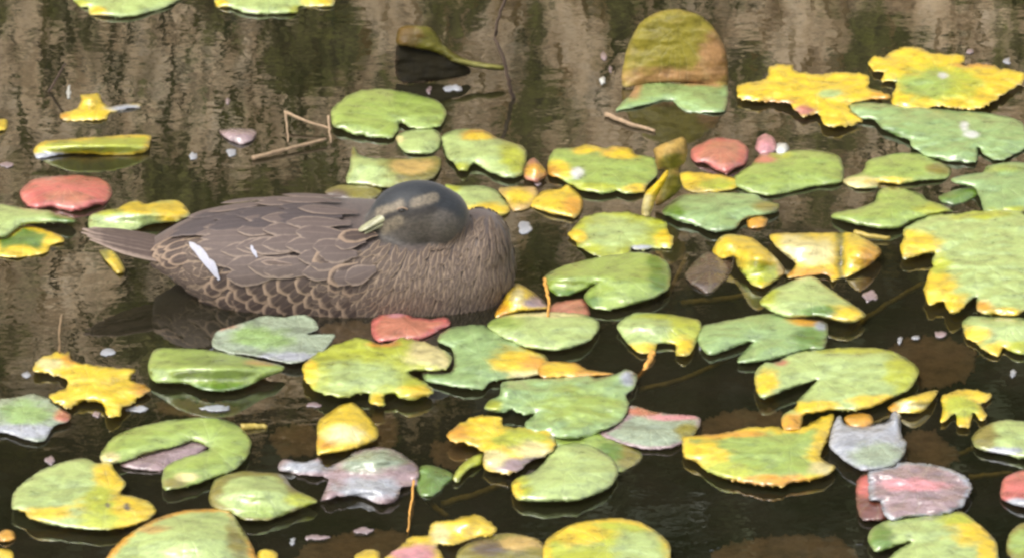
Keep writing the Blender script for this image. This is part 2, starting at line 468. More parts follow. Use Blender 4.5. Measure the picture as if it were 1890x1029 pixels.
def catmull(poly, step, tight):
    out = []
    n = len(poly)
    for i in range(n):
        p0, p1, p2, p3 = (np.array(poly[(i + k) % n], float) for k in (-1, 0, 1, 2))
        seg = max(2, int(np.hypot(*(p2 - p1)) / step))
        for j in range(seg):
            u = j / seg
            m1, m2 = (p2 - p0) * tight, (p3 - p1) * tight
            out.append((2 * u**3 - 3 * u**2 + 1) * p1 + (u**3 - 2 * u**2 + u) * m1 + (-2 * u**3 + 3 * u**2) * p2 + (u**3 - u**2) * m2)
    return out
SEED = [0]
def sheet(name, base, poly, z=0, edge=None, patch=(), hub=None, bumps=(), dome=None, wave=1.0, rag=0.9, stand=None, up=None,
          mat='leaf', parent=None, thick=0.0013, tight=0.42, sub=None, step=4.5):
    """A leaf blade. The outline is given in photograph pixels; z is its layer on the water; bumps / stand raise it."""
    SEED[0] += 1
    sd_ = SEED[0] * 3.17
    out = catmull(poly, 3.2, tight)
    n = len(out)
    rg = []
    for i, p in enumerate(out):                     # torn, uneven rim
        d = out[(i + 1) % n] - out[i - 1]
        L = np.hypot(*d) + 1e-6
        nn = np.array((-d[1], d[0])) / L
        k = 1.2 * n3(p[0] * 0.07, p[1] * 0.16, sd_) + 1.1 * n3(p[0] * 0.28, p[1] * 0.5, sd_)
        rg.append(p + nn * k * rag)
    out = rg
    sx, sy = 1000 / PXM, 1000 / PXM / SE            # pixels -> mm on the water
    B = np.array([(p[0] * sx, p[1] * sy) for p in out])
    A_, D_ = B, np.roll(B, -1, 0) - B
    dl = (D_ ** 2).sum(1) + 1e-9
    def dist(q):
        tt = np.clip(((q - A_) * D_).sum(1) / dl, 0, 1)
        return math.sqrt((((q - A_) - D_ * tt[:, None]) ** 2).sum(1).min())
    def inside(q):
        x, y = q; c = False
        X1, Y1 = B[:, 0], B[:, 1]; X2, Y2 = np.roll(X1, -1), np.roll(Y1, -1)
        cond = ((Y1 > y) != (Y2 > y))
        with np.errstate(divide='ignore', invalid='ignore'):
            xi = (X2 - X1) * (y - Y1) / (Y2 - Y1) + X1
        return int((cond & (x < xi)).sum()) % 2 == 1
    rng = random.Random(SEED[0])
    pts = [Vector(b) for b in B]
    mn, mx = B.min(0), B.max(0)
    yy, row = mn[1], 0
    while yy < mx[1]:
        xx = mn[0] + (row % 2) * step / 2
        while xx < mx[0]:
            q = np.array((xx + rng.uniform(-1, 1) * step * .2, yy + rng.uniform(-1, 1) * step * .2))
            if inside(q) and dist(q) > step * 0.45: pts.append(Vector(q))
            xx += step
        yy += step * 0.87; row += 1
    V2, E2, F2, *_ = delaunay_2d_cdt(pts, [(i, (i + 1) % n) for i in range(n)], [], 1, 1e-4)
    cen = np.array(hub if hub else B.mean(0) / (sx, sy))
    dmax = max(dist(np.array(v)) for v in V2) + 1e-6
    z0 = 0.0013 + 0.0024 * z
    if sub is not None: z0 = -sub
    V, C = [], []
    dm = (0.003 if dome is None else dome) * (1.15 if sub is None else 1)
    for v in V2:
        q = np.array(v); d = dist(q)
        px, py = q[0] / sx, q[1] / sy
        hh = z0 + dm * (0.5 * (1 - (1 - min(1, d / dmax)) ** 2) + 0.5 * (1 - math.exp(-d / 6.0)))
        hh += wave * 0.0024 * n3(px * 0.022, py * 0.05, sd_) * (0.35 + 0.65 * (1 - d / dmax)) + wave * 0.0007 * n3(px * 0.07, py * 0.15, sd_)
        for (bx, by, rx, ry, amp) in bumps:
            hh += amp * math.exp(-(((px - bx) / rx) ** 2 + ((py - by) / ry) ** 2))
        if up:                                       # rim turned up (+) or down (-): amp, width in mm
            hh += up[0] * math.exp(-d / up[1])
        if stand:                                    # rises above a hinge line: pixel row, slope in metres per pixel
            hh += max(0.0, stand[0] - py) * stand[1]
        if sub is None: hh = max(hh, 0.0008)
        V.append(at(px, py, hh))
        c = np.array(PAL[base])
        nz = n3(px * 0.03, py * 0.07, sd_ + 9) + 0.5 * n3(px * 0.09, py * 0.2, sd_ + 5)
        if edge:
            ec, ew = edge[0], edge[1]
            w = sm(ew * 1.25, ew * 0.55, d + nz * ew * 0.55)
            c = c * (1 - w) + np.array(PAL[ec]) * w
        for (bx, by, rx, ry, pc) in patch:
            k = math.hypot((px - bx) / rx, (py - by) / ry) + nz * 0.42
            w = sm(1.32, 0.62, k)
            c = c * (1 - w) + np.array(PAL[pc]) * w
        rim = sm(1.8, 0.2, d) * 0.35 * (0.6 + nz)
        c = c * (1 - rim) + np.array(PAL['BR']) * rim
        C.append(c)
    org = at(cen[0], cen[1], z0)
    o = mesh_obj(name, V, [tuple(reversed(f)) for f in F2], M[mat], parent, org, colors=C)
    up_n = sum((p.normal.z * p.area for p in o.data.polygons))
    if up_n < 0: o.data.flip_normals()
    md = o.modifiers.new('thickness', 'SOLIDIFY')
    md.thickness = thick
    md.offset = -1
    return o
def leaf(label, base, poly, name='lily_pad', cat='lily pad', group=None, **kw):
    return tag(sheet(name, base, poly, **kw), label, cat, group)

# ---- top rows
leaf('pale green pad with yellow corner, farther left of the two pads farthest from the duck', 'PG',
     [(133,-8),(148,12),(163,15),(166,27),(200,31),(235,32),(290,20),(320,6),(340,-10),(310,-45),(235,-58),(165,-45)],
     patch=[(182,22,20,10,'Y'),(150,8,18,8,'YG')], dome=.006)
leaf('pale green pad with long yellow tail strip, far behind the brown duck', 'PG',
     [(396,-12),(400,13),(422,14),(455,25),(500,27),(548,24),(556,12),(612,12),(616,-8),(590,-40),(500,-55),(420,-40)],
     patch=[(404,8,16,9,'Y'),(548,20,18,9,'YG'),(590,4,30,10,'Y')], dome=.006)
leaf('small torn bright yellow leaf scrap with a pale wet strip beside it', 'Y',
     [(148,175),(182,174),(190,190),(206,196),(255,190),(258,198),(206,208),(195,219),(150,223),(115,220),(111,209),(140,202),(150,188)],
     name='leaf_scrap', cat='leaf', patch=[(235,199,32,9,'GR'),(118,214,12,8,'O')], rag=1.8, bumps=[(166,183,16,8,.006)])
leaf('rolled up yellow strip of leaf floating alone above the red pad', 'YG',
     [(62,280),(68,268),(85,260),(150,255),(270,248),(277,262),(268,281),(215,287),(150,284),(110,286),(70,292)],
     name='rolled_leaf', cat='leaf', edge=('Y',7), patch=[(100,288,50,6,'GR')], bumps=[(170,268,120,10,.012)], dome=.003)  # grey patch paints the water-edge glint along the near rim
leaf('tiny yellow leaf scrap by itself above the rolled yellow strip', 'Y', [(-14,222),(12,221),(14,232),(9,241),(-12,240)],
     name='leaf_scrap', cat='leaf')
leaf('pale mauve petal like scrap floating behind the duck near dry stalks', 'MV', [(404,243),(420,238),(470,239),(468,258),(445,266),(424,260)],
     name='petal_scrap', cat='leaf', mat='wet', bumps=[(440,248,25,9,.004)])
leaf('pinkish red oval pad beside the duck tail', 'R',
     [(38,351),(58,333),(84,327),(132,323),(178,327),(200,338),(207,356),(195,376),(175,379),(152,388),(132,391),(101,384),(61,386),(41,369)],
     patch=[(120,365,42,14,'SA')], edge=('R',5), dome=.007, mat='leaf')
leaf('green pad overlapping a yellow edged one next to the red pad', 'PG',
     [(-60,400),(-20,378),(0,376),(20,379),(50,384),(89,388),(109,395),(138,402),(137,411),(76,412),(38,417),(15,435),(0,438),(-40,440)],
     z=2, patch=[(118,402,25,12,'DG')], dome=.006)
leaf('yellow rimmed green pad tucked under the green pad beside the red one', 'DG',
     [(38,414),(60,416),(85,424),(112,435),(118,445),(95,452),(85,465),(50,472),(20,475),(-10,470),(-20,440),(10,428)],
     edge=('Y',12), patch=[(102,442,20,12,'Y'),(40,466,40,12,'Y')])
leaf('pad yellow along its scalloped far rim, touching the duck tail', 'PG',
     [(163,407),(168,396),(193,388),(218,384),(234,375),(254,370),(269,376),(287,372),(305,369),(333,372),(352,396),(330,408),(279,414),(244,427),(216,428),(168,422)],
     patch=[(262,382,48,14,'Y'),(315,388,42,20,'Y'),(200,392,26,6,'YG')], bumps=[(250,392,90,14,.010)], dome=.004, z=1)
leaf('small yellow leaf tip poking out beneath the duck tail', 'Y', [(183,463),(205,461),(222,478),(231,500),(216,504),(200,486)],
     name='leaf_scrap', cat='leaf', patch=[(188,468,14,12,'OL')])
leaf('round bright green pad with a deep notch behind the duck head', 'G',
     [(610,206),(615,198),(644,176),(669,167),(700,164),(735,167),(763,173),(796,181),(819,196),(823,211),(814,231),(789,238),(766,238),(745,229),(735,226),(736,240),(723,254),(697,254),(662,250),(636,242),(616,234),(611,219)],
     hub=(732,222), rag=1.6, z=1, dome=.005, bumps=[(625,212,20,20,.003)])
leaf('small pale green pad wedged beside the round notched pad', 'PG',
     [(730,252),(743,244),(768,238),(804,239),(816,257),(811,275),(789,285),(753,283),(738,272)], patch=[(736,256,10,8,'CR')], dome=.005)
leaf('green pad with an orange yellow far rim and yellow green tip', 'PG',
     [(816,252),(842,239),(870,238),(893,240),(926,257),(964,270),(973,287),(964,323),(936,329),(903,318),(875,303),(862,316),(847,315),(839,303),(824,290)],
     patch=[(900,248,46,11,'O'),(890,252,30,8,'Y'),(948,290,28,26,'YG'),(855,309,16,8,'YG')], dome=.006, z=1)
leaf('half olive half pale folded pad just behind the duck head', 'OL',
     [(651,270),(664,285),(692,292),(753,292),(810,290),(811,315),(789,333),(722,345),(682,343),(640,336),(646,305)],
     patch=[(672,315,48,32,'PG'),(760,305,40,14,'TN')], bumps=[(670,300,50,20,.008)], z=1, dome=.004)
leaf('dark olive leaf lying against the duck back', 'OL', [(600,354),(625,342),(690,342),(705,352),(690,366),(650,370),(618,364)],
     name='fallen_leaf', cat='leaf', patch=[(620,360,30,10,'BR')])
leaf('pale green pad with orange yellow near rim touching the duck nape', 'PG',
     [(822,341),(847,343),(890,343),(916,351),(936,374),(941,389),(926,399),(890,402),(860,397),(840,376)],
     patch=[(895,388,52,15,'Y'),(858,392,14,8,'O'),(838,346,16,8,'YG')], dome=.006)
leaf('dull yellow leaf between the nape pad and a brighter yellow one', 'TN', [(922,347),(985,344),(992,360),(975,385),(947,389),(932,366)],
     name='fallen_leaf', cat='leaf', patch=[(955,362,26,16,'Y')])
leaf('small orange curled leaf tip standing between two green pads', 'SA', [(967,313),(973,300),(986,291),(1006,313),(1008,326),(991,336),(970,331)],
     name='leaf_tip', cat='leaf', patch=[(988,315,20,16,'O')], bumps=[(988,308,16,16,.010)], z=1)
leaf('green pad with orange yellow rim all round beside the upright twisted leaf', 'G',
     [(1011,302),(1024,276),(1062,272),(1082,266),(1113,272),(1133,269),(1166,274),(1174,285),(1209,292),(1213,323),(1194,343),(1189,356),(1156,358),(1138,353),(1118,358),(1072,351),(1034,330),(1014,323)],
     patch=[(1028,314,24,18,'Y'),(1020,318,14,12,'O'),(1085,274,30,9,'Y'),(1142,281,34,11,'O'),(1150,284,30,10,'Y'),(1180,348,26,10,'Y'),(1068,318,12,10,'W'),(1090,345,50,8,'YG')], z=1, dome=.005)
leaf('bright yellow pad with orange end near the duck nape', 'Y',
     [(978,373),(1001,353),(1034,348),(1047,340),(1072,361),(1076,379),(1064,401),(1042,399),(1003,391),(981,381)],
     patch=[(1060,380,20,22,'O')], dome=.005)
leaf('yellow strip of pad behind the upright twisted leaf', 'Y', [(1258,318),(1330,322),(1372,335),(1350,350),(1290,356),(1262,345)],
     patch=[(1330,340,40,12,'YG')], name='leaf_scrap', cat='leaf')
leaf('blue green pad with olive side in front of the red leaf and yellow strip', 'GB',
     [(1222,392),(1239,372),(1260,360),(1315,355),(1392,358),(1407,368),(1438,377),(1430,393),(1376,403),(1356,423),(1320,428),(1290,418),(1252,408)],
     patch=[(1238,390,24,26,'DG'),(1418,382,26,12,'OL')], z=1, dome=.006)
leaf('little orange scrap at the end of the blue green pad', 'O', [(1378,404),(1400,398),(1418,404),(1410,418),(1384,421)], name='leaf_scrap', cat='leaf')
leaf('salmon red pad behind the green pads with a pink petal beside it', 'SA',
     [(1274,287),(1280,272),(1311,257),(1336,254),(1369,262),(1382,277),(1377,302),(1356,312),(1341,321),(1316,312),(1301,302),(1283,300)],
     edge=('R',10), dome=.007, z=0)
leaf('small pink petal beside the salmon red pad', 'PK', [(1394,272),(1400,253),(1414,247),(1428,254),(1434,270),(1426,283),(1402,282)],
     name='petal', cat='petal', bumps=[(1412,262,16,12,.003)])
leaf('small white petal next to the pink one', 'W', [(1432,266),(1450,264),(1457,276),(1448,284),(1434,283)], name='petal', cat='petal', bumps=[(1444,272,10,8,.001)])
leaf('plain green pad with a reddish corner next to the pink petal', 'G',
     [(1352,328),(1385,305),(1405,284),(1435,282),(1475,276),(1520,279),(1550,290),(1558,320),(1550,338),(1500,345),(1460,355),(1420,361),(1385,356),(1360,345)],
     patch=[(1412,292,24,12,'SA'),(1440,285,18,8,'YG')], dome=.006)
leaf('green pad with a cream yellow near rim beside the plain green pad', 'G',
     [(1555,333),(1567,326),(1593,316),(1600,298),(1628,288),(1664,282),(1702,285),(1748,305),(1756,316),(1745,331),(1702,333),(1664,340),(1626,338),(1618,346),(1585,348),(1562,341)],
     patch=[(1600,336,60,11,'CR'),(1640,334,40,7,'Y'),(1735,312,24,12,'OL')], z=0, dome=.005)
leaf('large ragged yellow pad with a pink brown torn patch', 'Y',
     [(1359,167),(1367,156),(1413,146),(1420,126),(1434,119),(1461,121),(1468,131),(1515,139),(1529,134),(1600,138),(1605,163),(1641,173),(1641,184),(1607,185),(1568,192),(1570,204),(1592,224),(1556,233),(1522,230),(1510,209),(1484,214),(1466,202),(1454,190),(1403,187),(1369,184)],
     rag=2.4, patch=[(1535,172,22,9,'PG'),(1484,205,20,10,'SA'),(1620,180,24,9,'O'),(1440,188,40,5,'O')], z=2, wave=1.8)
leaf('large torn pad, yellow with a green heart, beyond the ragged yellow one', 'Y',
     [(1604,116),(1614,105),(1634,102),(1661,88),(1699,88),(1726,99),(1778,102),(1776,119),(1808,117),(1848,126),(1889,136),(1886,153),(1848,177),(1821,194),(1780,201),(1743,196),(1685,202),(1651,194),(1644,184),(1655,150),(1627,150),(1631,133),(1610,129)],
     rag=2.6, patch=[(1735,155,76,34,'YG'),(1715,158,50,24,'G'),(1800,120,40,5,'O'),(1740,140,9,6,'W')], z=2, wave=1.8)
leaf('big blue green pad flecked with a white dropping', 'GB',
     [(1567,194),(1588,189),(1639,192),(1715,200),(1791,205),(1842,212),(1887,227),(1898,268),(1867,288),(1842,296),(1816,286),(1806,273),(1801,299),(1760,299),(1715,291),(1684,271),(1677,258),(1659,253),(1628,238),(1613,222),(1588,220),(1572,207)],
     patch=[(1780,233,8,9,'W'),(1794,248,14,7,'W'),(1650,246,30,8,'DG')], hub=(1806,262), z=1, dome=.005, wave=1.6)
leaf('pale pad with whitish sheen beside the big blue green pad', 'GB',
     [(1756,330),(1791,321),(1814,318),(1826,305),(1890,300),(1935,340),(1895,390),(1842,394),(1816,388),(1809,366),(1796,346),(1766,340)],
     z=2, patch=[(1850,310,40,8,'G'),(1870,388,40,8,'YG')], dome=.006)
leaf('small dark green lobe showing beneath the pale sheeny pad', 'DG', [(1733,362),(1765,350),(1800,344),(1812,352),(1795,366),(1762,378),(1742,374)], z=0)
leaf('pointed green pad behind the yellow rolled leaves', 'G',
     [(1535,402),(1542,392),(1583,384),(1614,371),(1621,354),(1633,346),(1666,347),(1702,359),(1712,369),(1735,376),(1758,389),(1740,394),(1710,402),(1679,410),(1664,420),(1633,423),(1588,417),(1562,410)],
     z=1, dome=.007, patch=[(1725,385,30,12,'YG')])
leaf('big pale green pad with bright yellow torn lobes', 'PG',
     [(1669,422),(1689,410),(1722,397),(1766,394),(1804,389),(1890,392),(1945,480),(1890,575),(1830,580),(1803,572),(1802,546),(1771,574),(1753,577),(1740,556),(1715,561),(1705,538),(1707,525),(1715,501),(1722,493),(1720,481),(1725,466),(1695,472),(1669,477),(1661,455),(1667,440)],
     patch=[(1688,452,46,26,'Y'),(1728,532,38,44,'Y'),(1762,562,30,20,'Y'),(1735,488,22,18,'YG'),(1815,565,18,12,'O'),(1860,575,40,8,'Y'),(1800,395,70,9,'YG')], z=3, wave=1.7, hub=(1800,480), rag=1.6, dome=.006)
leaf('pale pad with yellow scalloped near rim, in front of the yellow lobed pad', 'PG',
     [(1776,596),(1791,583),(1830,584),(1890,586),(1940,605),(1895,652),(1862,647),(1852,641),(1842,656),(1816,645),(1801,632),(1783,622)],
     patch=[(1795,620,30,20,'Y'),(1840,645,30,14,'Y'),(1880,642,20,12,'YG')], z=1, bumps=[(1860,598,80,14,.006)], dome=.005)
# ---- middle
leaf('yellow green worn pad with yellow ends beside the plain bright green pad', 'YG',
     [(1048,433),(1062,418),(1077,400),(1112,393),(1158,391),(1184,397),(1227,408),(1234,431),(1243,437),(1239,456),(1214,457),(1189,460),(1166,457),(1163,472),(1143,477),(1112,475),(1087,464),(1067,454),(1062,444)],
     patch=[(1140,430,64,30,'PG'),(1064,436,18,12,'Y'),(1228,440,22,14,'Y'),(1180,456,20,5,'GR')], rag=2.0, z=1, wave=1.6)
leaf('glossy bright green pad with a folded down lobe, on the dark water', 'G',
     [(1004,512),(1031,494),(1069,482),(1112,473),(1176,465),(1209,471),(1232,484),(1238,505),(1234,532),(1206,550),(1163,563),(1122,572),(1092,567),(1077,549),(1086,534),(1102,522),(1080,533),(1056,543),(1031,546),(1011,532)],
     hub=(1108,517), patch=[(1215,505,22,40,'DG'),(1090,556,20,12,'DG'),(1035,540,26,8,'DG')], z=2, bumps=[(1050,512,60,12,.008),(1160,520,60,26,.008)], dome=.005)
leaf('yellow pointed leaf with a pink tip against the duck breast', 'Y', [(914,584),(927,555),(948,523),(974,531),(1005,555),(1009,569),(957,575)],
     name='fallen_leaf', cat='leaf', patch=[(990,556,26,12,'MV'),(925,570,14,16,'O'),(955,545,14,16,'CR')], bumps=[(955,545,30,18,.014)])
leaf('pinkish tan leaf half hidden behind a long green pad', 'SA', [(1014,566),(1030,557),(1075,551),(1086,565),(1084,584),(1015,586)], name='fallen_leaf', cat='leaf')
leaf('long pale green pad lying against the tan leaf', 'PG',
     [(899,601),(917,586),(958,578),(1009,575),(1072,578),(1103,591),(1106,606),(1087,629),(1054,641),(1019,647),(973,641),(950,632),(925,622)],
     z=2, patch=[(930,595,40,12,'G'),(1020,580,70,5,'CR')], dome=.006, hub=(975,600))
leaf('blue green pad with a bright yellow rotting patch', 'GB',
     [(807,629),(816,613),(843,601),(894,600),(943,624),(970,640),(1009,657),(1010,687),(958,697),(907,704),(889,718),(831,712),(788,703),(781,687),(831,685),(838,659),(831,641)],
     z=1, patch=[(962,665,52,26,'Y'),(985,668,26,16,'O'),(1000,690,60,8,'CR')], dome=.005)
leaf('orange yellow withered strip at the end of the rotting pad', 'O', [(1000,668),(1059,668),(1085,681),(1132,689),(1085,694),(1000,694)],
     name='leaf_scrap', cat='leaf', patch=[(1030,680,30,14,'Y')], z=2)
leaf('wavy edged green pad in the middle of the open dark water', 'GB',
     [(894,753),(904,738),(922,728),(927,705),(958,700),(1009,697),(1075,692),(1085,685),(1100,697),(1143,687),(1156,680),(1176,692),(1171,715),(1156,728),(1161,748),(1146,776),(1110,796),(1085,806),(1021,809),(973,791),(970,778),(986,763),(968,766),(945,756),(922,761)],
     z=2, patch=[(1070,750,80,36,'G'),(1160,695,16,14,'GR'),(908,748,16,10,'YG')], wave=2.2, bumps=[(1150,690,25,10,.006),(930,715,20,14,.005)], hub=(990,760), dome=.006)
leaf('smooth pale green pad with a yellow corner below the wavy edged pad', 'PG',
     [(1006,850),(1023,825),(1062,816),(1102,826),(1133,848),(1141,873),(1125,899),(1092,914),(1057,924),(1001,925),(958,923),(947,911),(944,891),(960,878),(985,870)],
     z=2, patch=[(958,898,20,32,'YG'),(952,905,12,20,'Y')], dome=.007)
leaf('olive green pad mostly hidden under two pale green pads', 'G',
     [(972,798),(985,785),(1060,790),(1110,798),(1150,815),(1184,835),(1181,850),(1162,862),(1140,870),(1090,845),(1030,825),(990,825)],
     z=0, patch=[(1162,845,30,26,'OL'),(1125,835,20,20,'DG')])
leaf('dull grey green pad with pinkish rim beside the wavy edged pad', 'GW',
     [(1108,800),(1132,784),(1155,768),(1165,747),(1205,758),(1242,763),(1290,768),(1289,790),(1271,812),(1230,826),(1180,826),(1130,811)],
     z=1, edge=('MV',7), patch=[(1270,795,24,20,'OL'),(1190,757,36,8,'SA'),(1240,770,44,6,'PK')], mat='wet')
leaf('torn yellow pad with orange end and purplish near rim', 'Y',
     [(825,799),(856,777),(881,766),(924,768),(930,785),(967,788),(1005,789),(1021,800),(1026,820),(1010,838),(980,850),(955,868),(930,873),(893,862),(892,834),(862,819),(835,813)],
     z=3, rag=2.0, patch=[(842,796,22,18,'O'),(960,808,50,16,'YG'),(940,858,40,13,'MV'),(990,846,26,8,'MV'),(910,845,24,16,'CR'),(985,830,36,14,'CR')], wave=1.8)
leaf('thin yellow green strip hanging from the torn yellow pad', 'YG', [(836,882),(848,860),(868,844),(892,836),(890,855),(862,868),(846,887)], name='leaf_scrap', cat='leaf', z=1)
leaf('small bright green leaf piece beside the silvery dead leaf', 'DG', [(769,893),(776,860),(800,858),(838,876),(820,896),(798,915),(774,912)], name='leaf_scrap', cat='leaf')
leaf('crumpled silvery mauve dead leaf in two lobes', 'MV',
     [(513,860),(523,847),(563,852),(589,844),(603,861),(642,843),(657,832),(698,824),(729,830),(754,845),(773,863),(770,893),(742,897),(734,921),(708,930),(663,916),(622,914),(592,925),(601,901),(607,883),(584,877),(551,874),(520,869)],
     mat='wet', patch=[(560,860,50,12,'GR'),(680,900,60,20,'GR'),(690,850,60,20,'GW')], wave=3.0, z=1, bumps=[(690,850,50,14,.009),(690,905,50,9,.005)], name='dead_leaf_or_reflection', cat='leaf')
leaf('rounded bright yellow pad with a grey speck', 'Y',
     [(585,807),(588,776),(614,756),(629,746),(652,742),(670,756),(690,779),(699,796),(693,812),(652,828),(602,837),(585,836)],
     z=2, patch=[(652,796,6,5,'MV'),(600,815,18,14,'O'),(636,800,40,18,'CR')], bumps=[(640,780,45,25,.008)], dome=.005)
leaf('glossy green pad rolled over along its length in front of the duck', 'G',
     [(273,674),(282,648),(297,641),(340,642),(394,646),(455,658),(480,664),(523,674),(520,685),(482,699),(457,712),(419,720),(376,719),(343,708),(284,703)],
     z=2, bumps=[(390,678,110,15,.018)], patch=[(490,668,36,6,'TN'),(400,714,90,9,'DG')], dome=.004)
leaf('greyish green pad with a pale turned up near rim', 'GW',
     [(392,636),(398,613),(421,603),(454,593),(492,581),(522,585),(560,580),(581,591),(587,606),(568,616),(617,616),(611,629),(593,649),(568,662),(532,668),(492,659),(449,652),(421,649)],
     z=1, hub=(560,618), patch=[(480,622,55,20,'GB'),(540,658,60,8,'GR'),(410,600,30,8,'SA')], up=(.004,6), mat='wet')
leaf('yellow green pad with a cream far lobe and yellow tabs', 'YG',
     [(557,677),(573,659),(599,644),(637,629),(662,622),(682,626),(703,634),(726,629),(743,622),(776,629),(807,639),(833,657),(827,677),(802,684),(755,685),(761,692),(786,705),(800,723),(771,735),(751,738),(728,729),(711,729),(709,748),(683,744),(680,727),(659,725),(644,733),(614,730),(588,723),(568,707),(560,692)],
     z=3, hub=(745,686), patch=[(660,695,80,30,'PG'),(795,655,46,24,'CR'),(706,634,26,7,'O'),(772,722,32,14,'Y'),(572,685,16,26,'Y'),(696,738,16,12,'Y')], rag=1.6, dome=.006, wave=1.5)
leaf('red leaf floating right against the duck breast', 'SA',
     [(685,608),(689,587),(720,575),(746,573),(766,584),(797,588),(824,585),(831,598),(809,611),(776,626),(726,629),(703,631),(690,624)],
     name='red_leaf', cat='leaf', edge=('R',8), patch=[(730,580,16,6,'PK')], dome=.005)
leaf('star torn bright yellow leaf beside a grey green pad', 'Y',
     [(61,681),(74,661),(110,648),(119,653),(127,648),(137,666),(183,674),(229,679),(250,681),(240,699),(264,709),(279,719),(254,732),(249,742),(226,750),(221,766),(198,766),(190,745),(157,740),(127,752),(102,742),(91,729),(122,714),(119,697),(89,689)],
     z=2, rag=2.0, patch=[(265,716,26,12,'O'),(128,664,16,12,'O'),(90,672,24,12,'CR'),(180,710,55,26,'Y')], wave=2.0)
leaf('grey green pad with a red side below the star torn yellow leaf', 'GW',
     [(-40,760),(-10,738),(30,732),(62,726),(92,735),(112,752),(130,764),(126,776),(100,785),(82,812),(55,811),(20,800),(-20,792)],
     z=1, patch=[(118,768,18,14,'SA'),(40,795,70,14,'GR'),(45,760,50,20,'GB')], mat='wet')
leaf('large oval green pad with a long narrow notch', 'G',
     [(184,845),(188,832),(211,805),(254,787),(317,774),(381,769),(419,775),(449,792),(464,817),(455,845),(429,868),(381,886),(343,898),(305,903),(298,884),(306,860),(330,846),(384,829),(379,821),(353,813),(330,821),(267,837),(241,848),(208,855),(190,853)],
     z=2, hub=(388,824), patch=[(318,892,24,10,'OL'),(345,878,20,8,'CR'),(200,845,20,12,'CR')], dome=.005, rag=1.0)
leaf('flat mauve sheet filling the notch of the large oval pad', 'MV', [(222,857),(268,836),(350,812),(388,824),(332,848),(300,868),(255,866)],
     name='dead_leaf_or_reflection', cat='leaf', mat='wet', z=0)  # mauve sheet laid flat in the pad's notch
leaf('pad half pale green and half bright yellow, touching the large oval pad', 'PG',
     [(22,921),(28,904),(51,883),(84,863),(122,850),(157,844),(178,853),(203,852),(213,868),(232,891),(222,909),(244,914),(274,924),(289,942),(269,960),(229,973),(178,977),(132,973),(86,966),(51,953),(46,944),(23,938)],
     z=3, hub=(205,908), patch=[(225,945,78,36,'Y'),(205,882,30,30,'Y'),(180,955,40,24,'YG'),(75,948,60,14,'Y'),(182,925,26,30,'YG'),(198,932,5,6,'BR'),(234,934,5,6,'BR')], dome=.005)
leaf('green pad with whitish top and olive rim in front of the large oval pad', 'PG',
     [(385,916),(396,886),(417,875),(447,868),(480,870),(521,875),(542,900),(585,922),(563,935),(521,951),(492,959),(455,959),(425,947),(392,935)],
     z=2, edge=('OL',12), patch=[(480,945,60,10,'G'),(555,922,30,14,'YG')], bumps=[(475,905,60,20,.012)], dome=.005)
leaf('pale green pad with brown orange rim, partly below the white topped pad', 'PG',
     [(200,1022),(238,984),(292,954),(346,940),(417,939),(438,959),(459,992),(472,1021),(485,1065),(195,1065)],
     z=1, edge=('O',9), patch=[(440,985,22,50,'OL'),(260,975,50,8,'TN')], bumps=[(350,990,90,40,.014)], dome=.006)
leaf('yellow pad with a pinkish white rotting side at the foot of an orange stalk', 'Y',
     [(711,1027),(744,1003),(756,990),(790,985),(797,964),(838,957),(876,949),(899,957),(917,975),(906,988),(876,992),(838,1004),(808,1006),(817,1023),(812,1045),(700,1052)],
     z=3, patch=[(765,1022,44,18,'PK'),(812,985,18,18,'CR'),(870,968,40,16,'Y')], rag=1.8, bumps=[(860,962,45,14,.008)])
leaf('olive yellow pad sunk beside the pinkish rotting yellow pad', 'OL', [(850,1010),(885,990),(920,983),(960,985),(1002,1000),(1014,1045),(860,1052),(842,1030)],
     z=1, patch=[(900,1010,40,14,'BR'),(960,1000,40,14,'TN')])
leaf('pad yellow on one side and pale lime on the other, on open dark water', 'YG',
     [(1007,997),(1036,975),(1062,964),(1102,957),(1143,955),(1183,963),(1216,982),(1236,1003),(1238,1023),(1229,1060),(1100,1070),(1012,1060),(1002,1030)],
     z=2, edge=('Y',11), patch=[(1180,1010,50,34,'PG'),(1070,985,60,18,'Y')], dome=.006)
leaf('pale pad with yellow tabs along its near rim on the dark water', 'PG',
     [(1138,604),(1150,588),(1176,576),(1214,577),(1260,583),(1294,593),(1288,624),(1272,655),(1248,655),(1245,635),(1213,635),(1209,650),(1181,650),(1160,635),(1152,624)],
     z=1, patch=[(1265,610,36,40,'YG'),(1182,642,32,12,'Y'),(1262,640,22,18,'Y'),(1225,583,60,6,'YG')], bumps=[(1210,600,70,14,.007)], dome=.004)
leaf('blue green notched pad with an orange cornered far side', 'GB',
     [(1286,626),(1294,602),(1352,589),(1420,578),(1488,587),(1525,595),(1528,619),(1519,644),(1488,646),(1427,663),(1366,670),(1363,660),(1386,633),(1369,636),(1318,654),(1301,650)],
     z=1, hub=(1392,628), patch=[(1500,625,32,22,'DG'),(1490,592,34,9,'O'),(1516,600,12,10,'GR')], dome=.006)
leaf('pale pad with a yellow pointed end above the orange cornered pad', 'PG',
     [(1402,555),(1427,534),(1471,514),(1502,510),(1522,525),(1556,549),(1593,574),(1597,584),(1570,596),(1546,592),(1505,583),(1454,586),(1413,568)],
     z=3, patch=[(1562,580,42,15,'Y'),(1510,575,40,10,'DG'),(1415,548,20,18,'YG')], dome=.007)
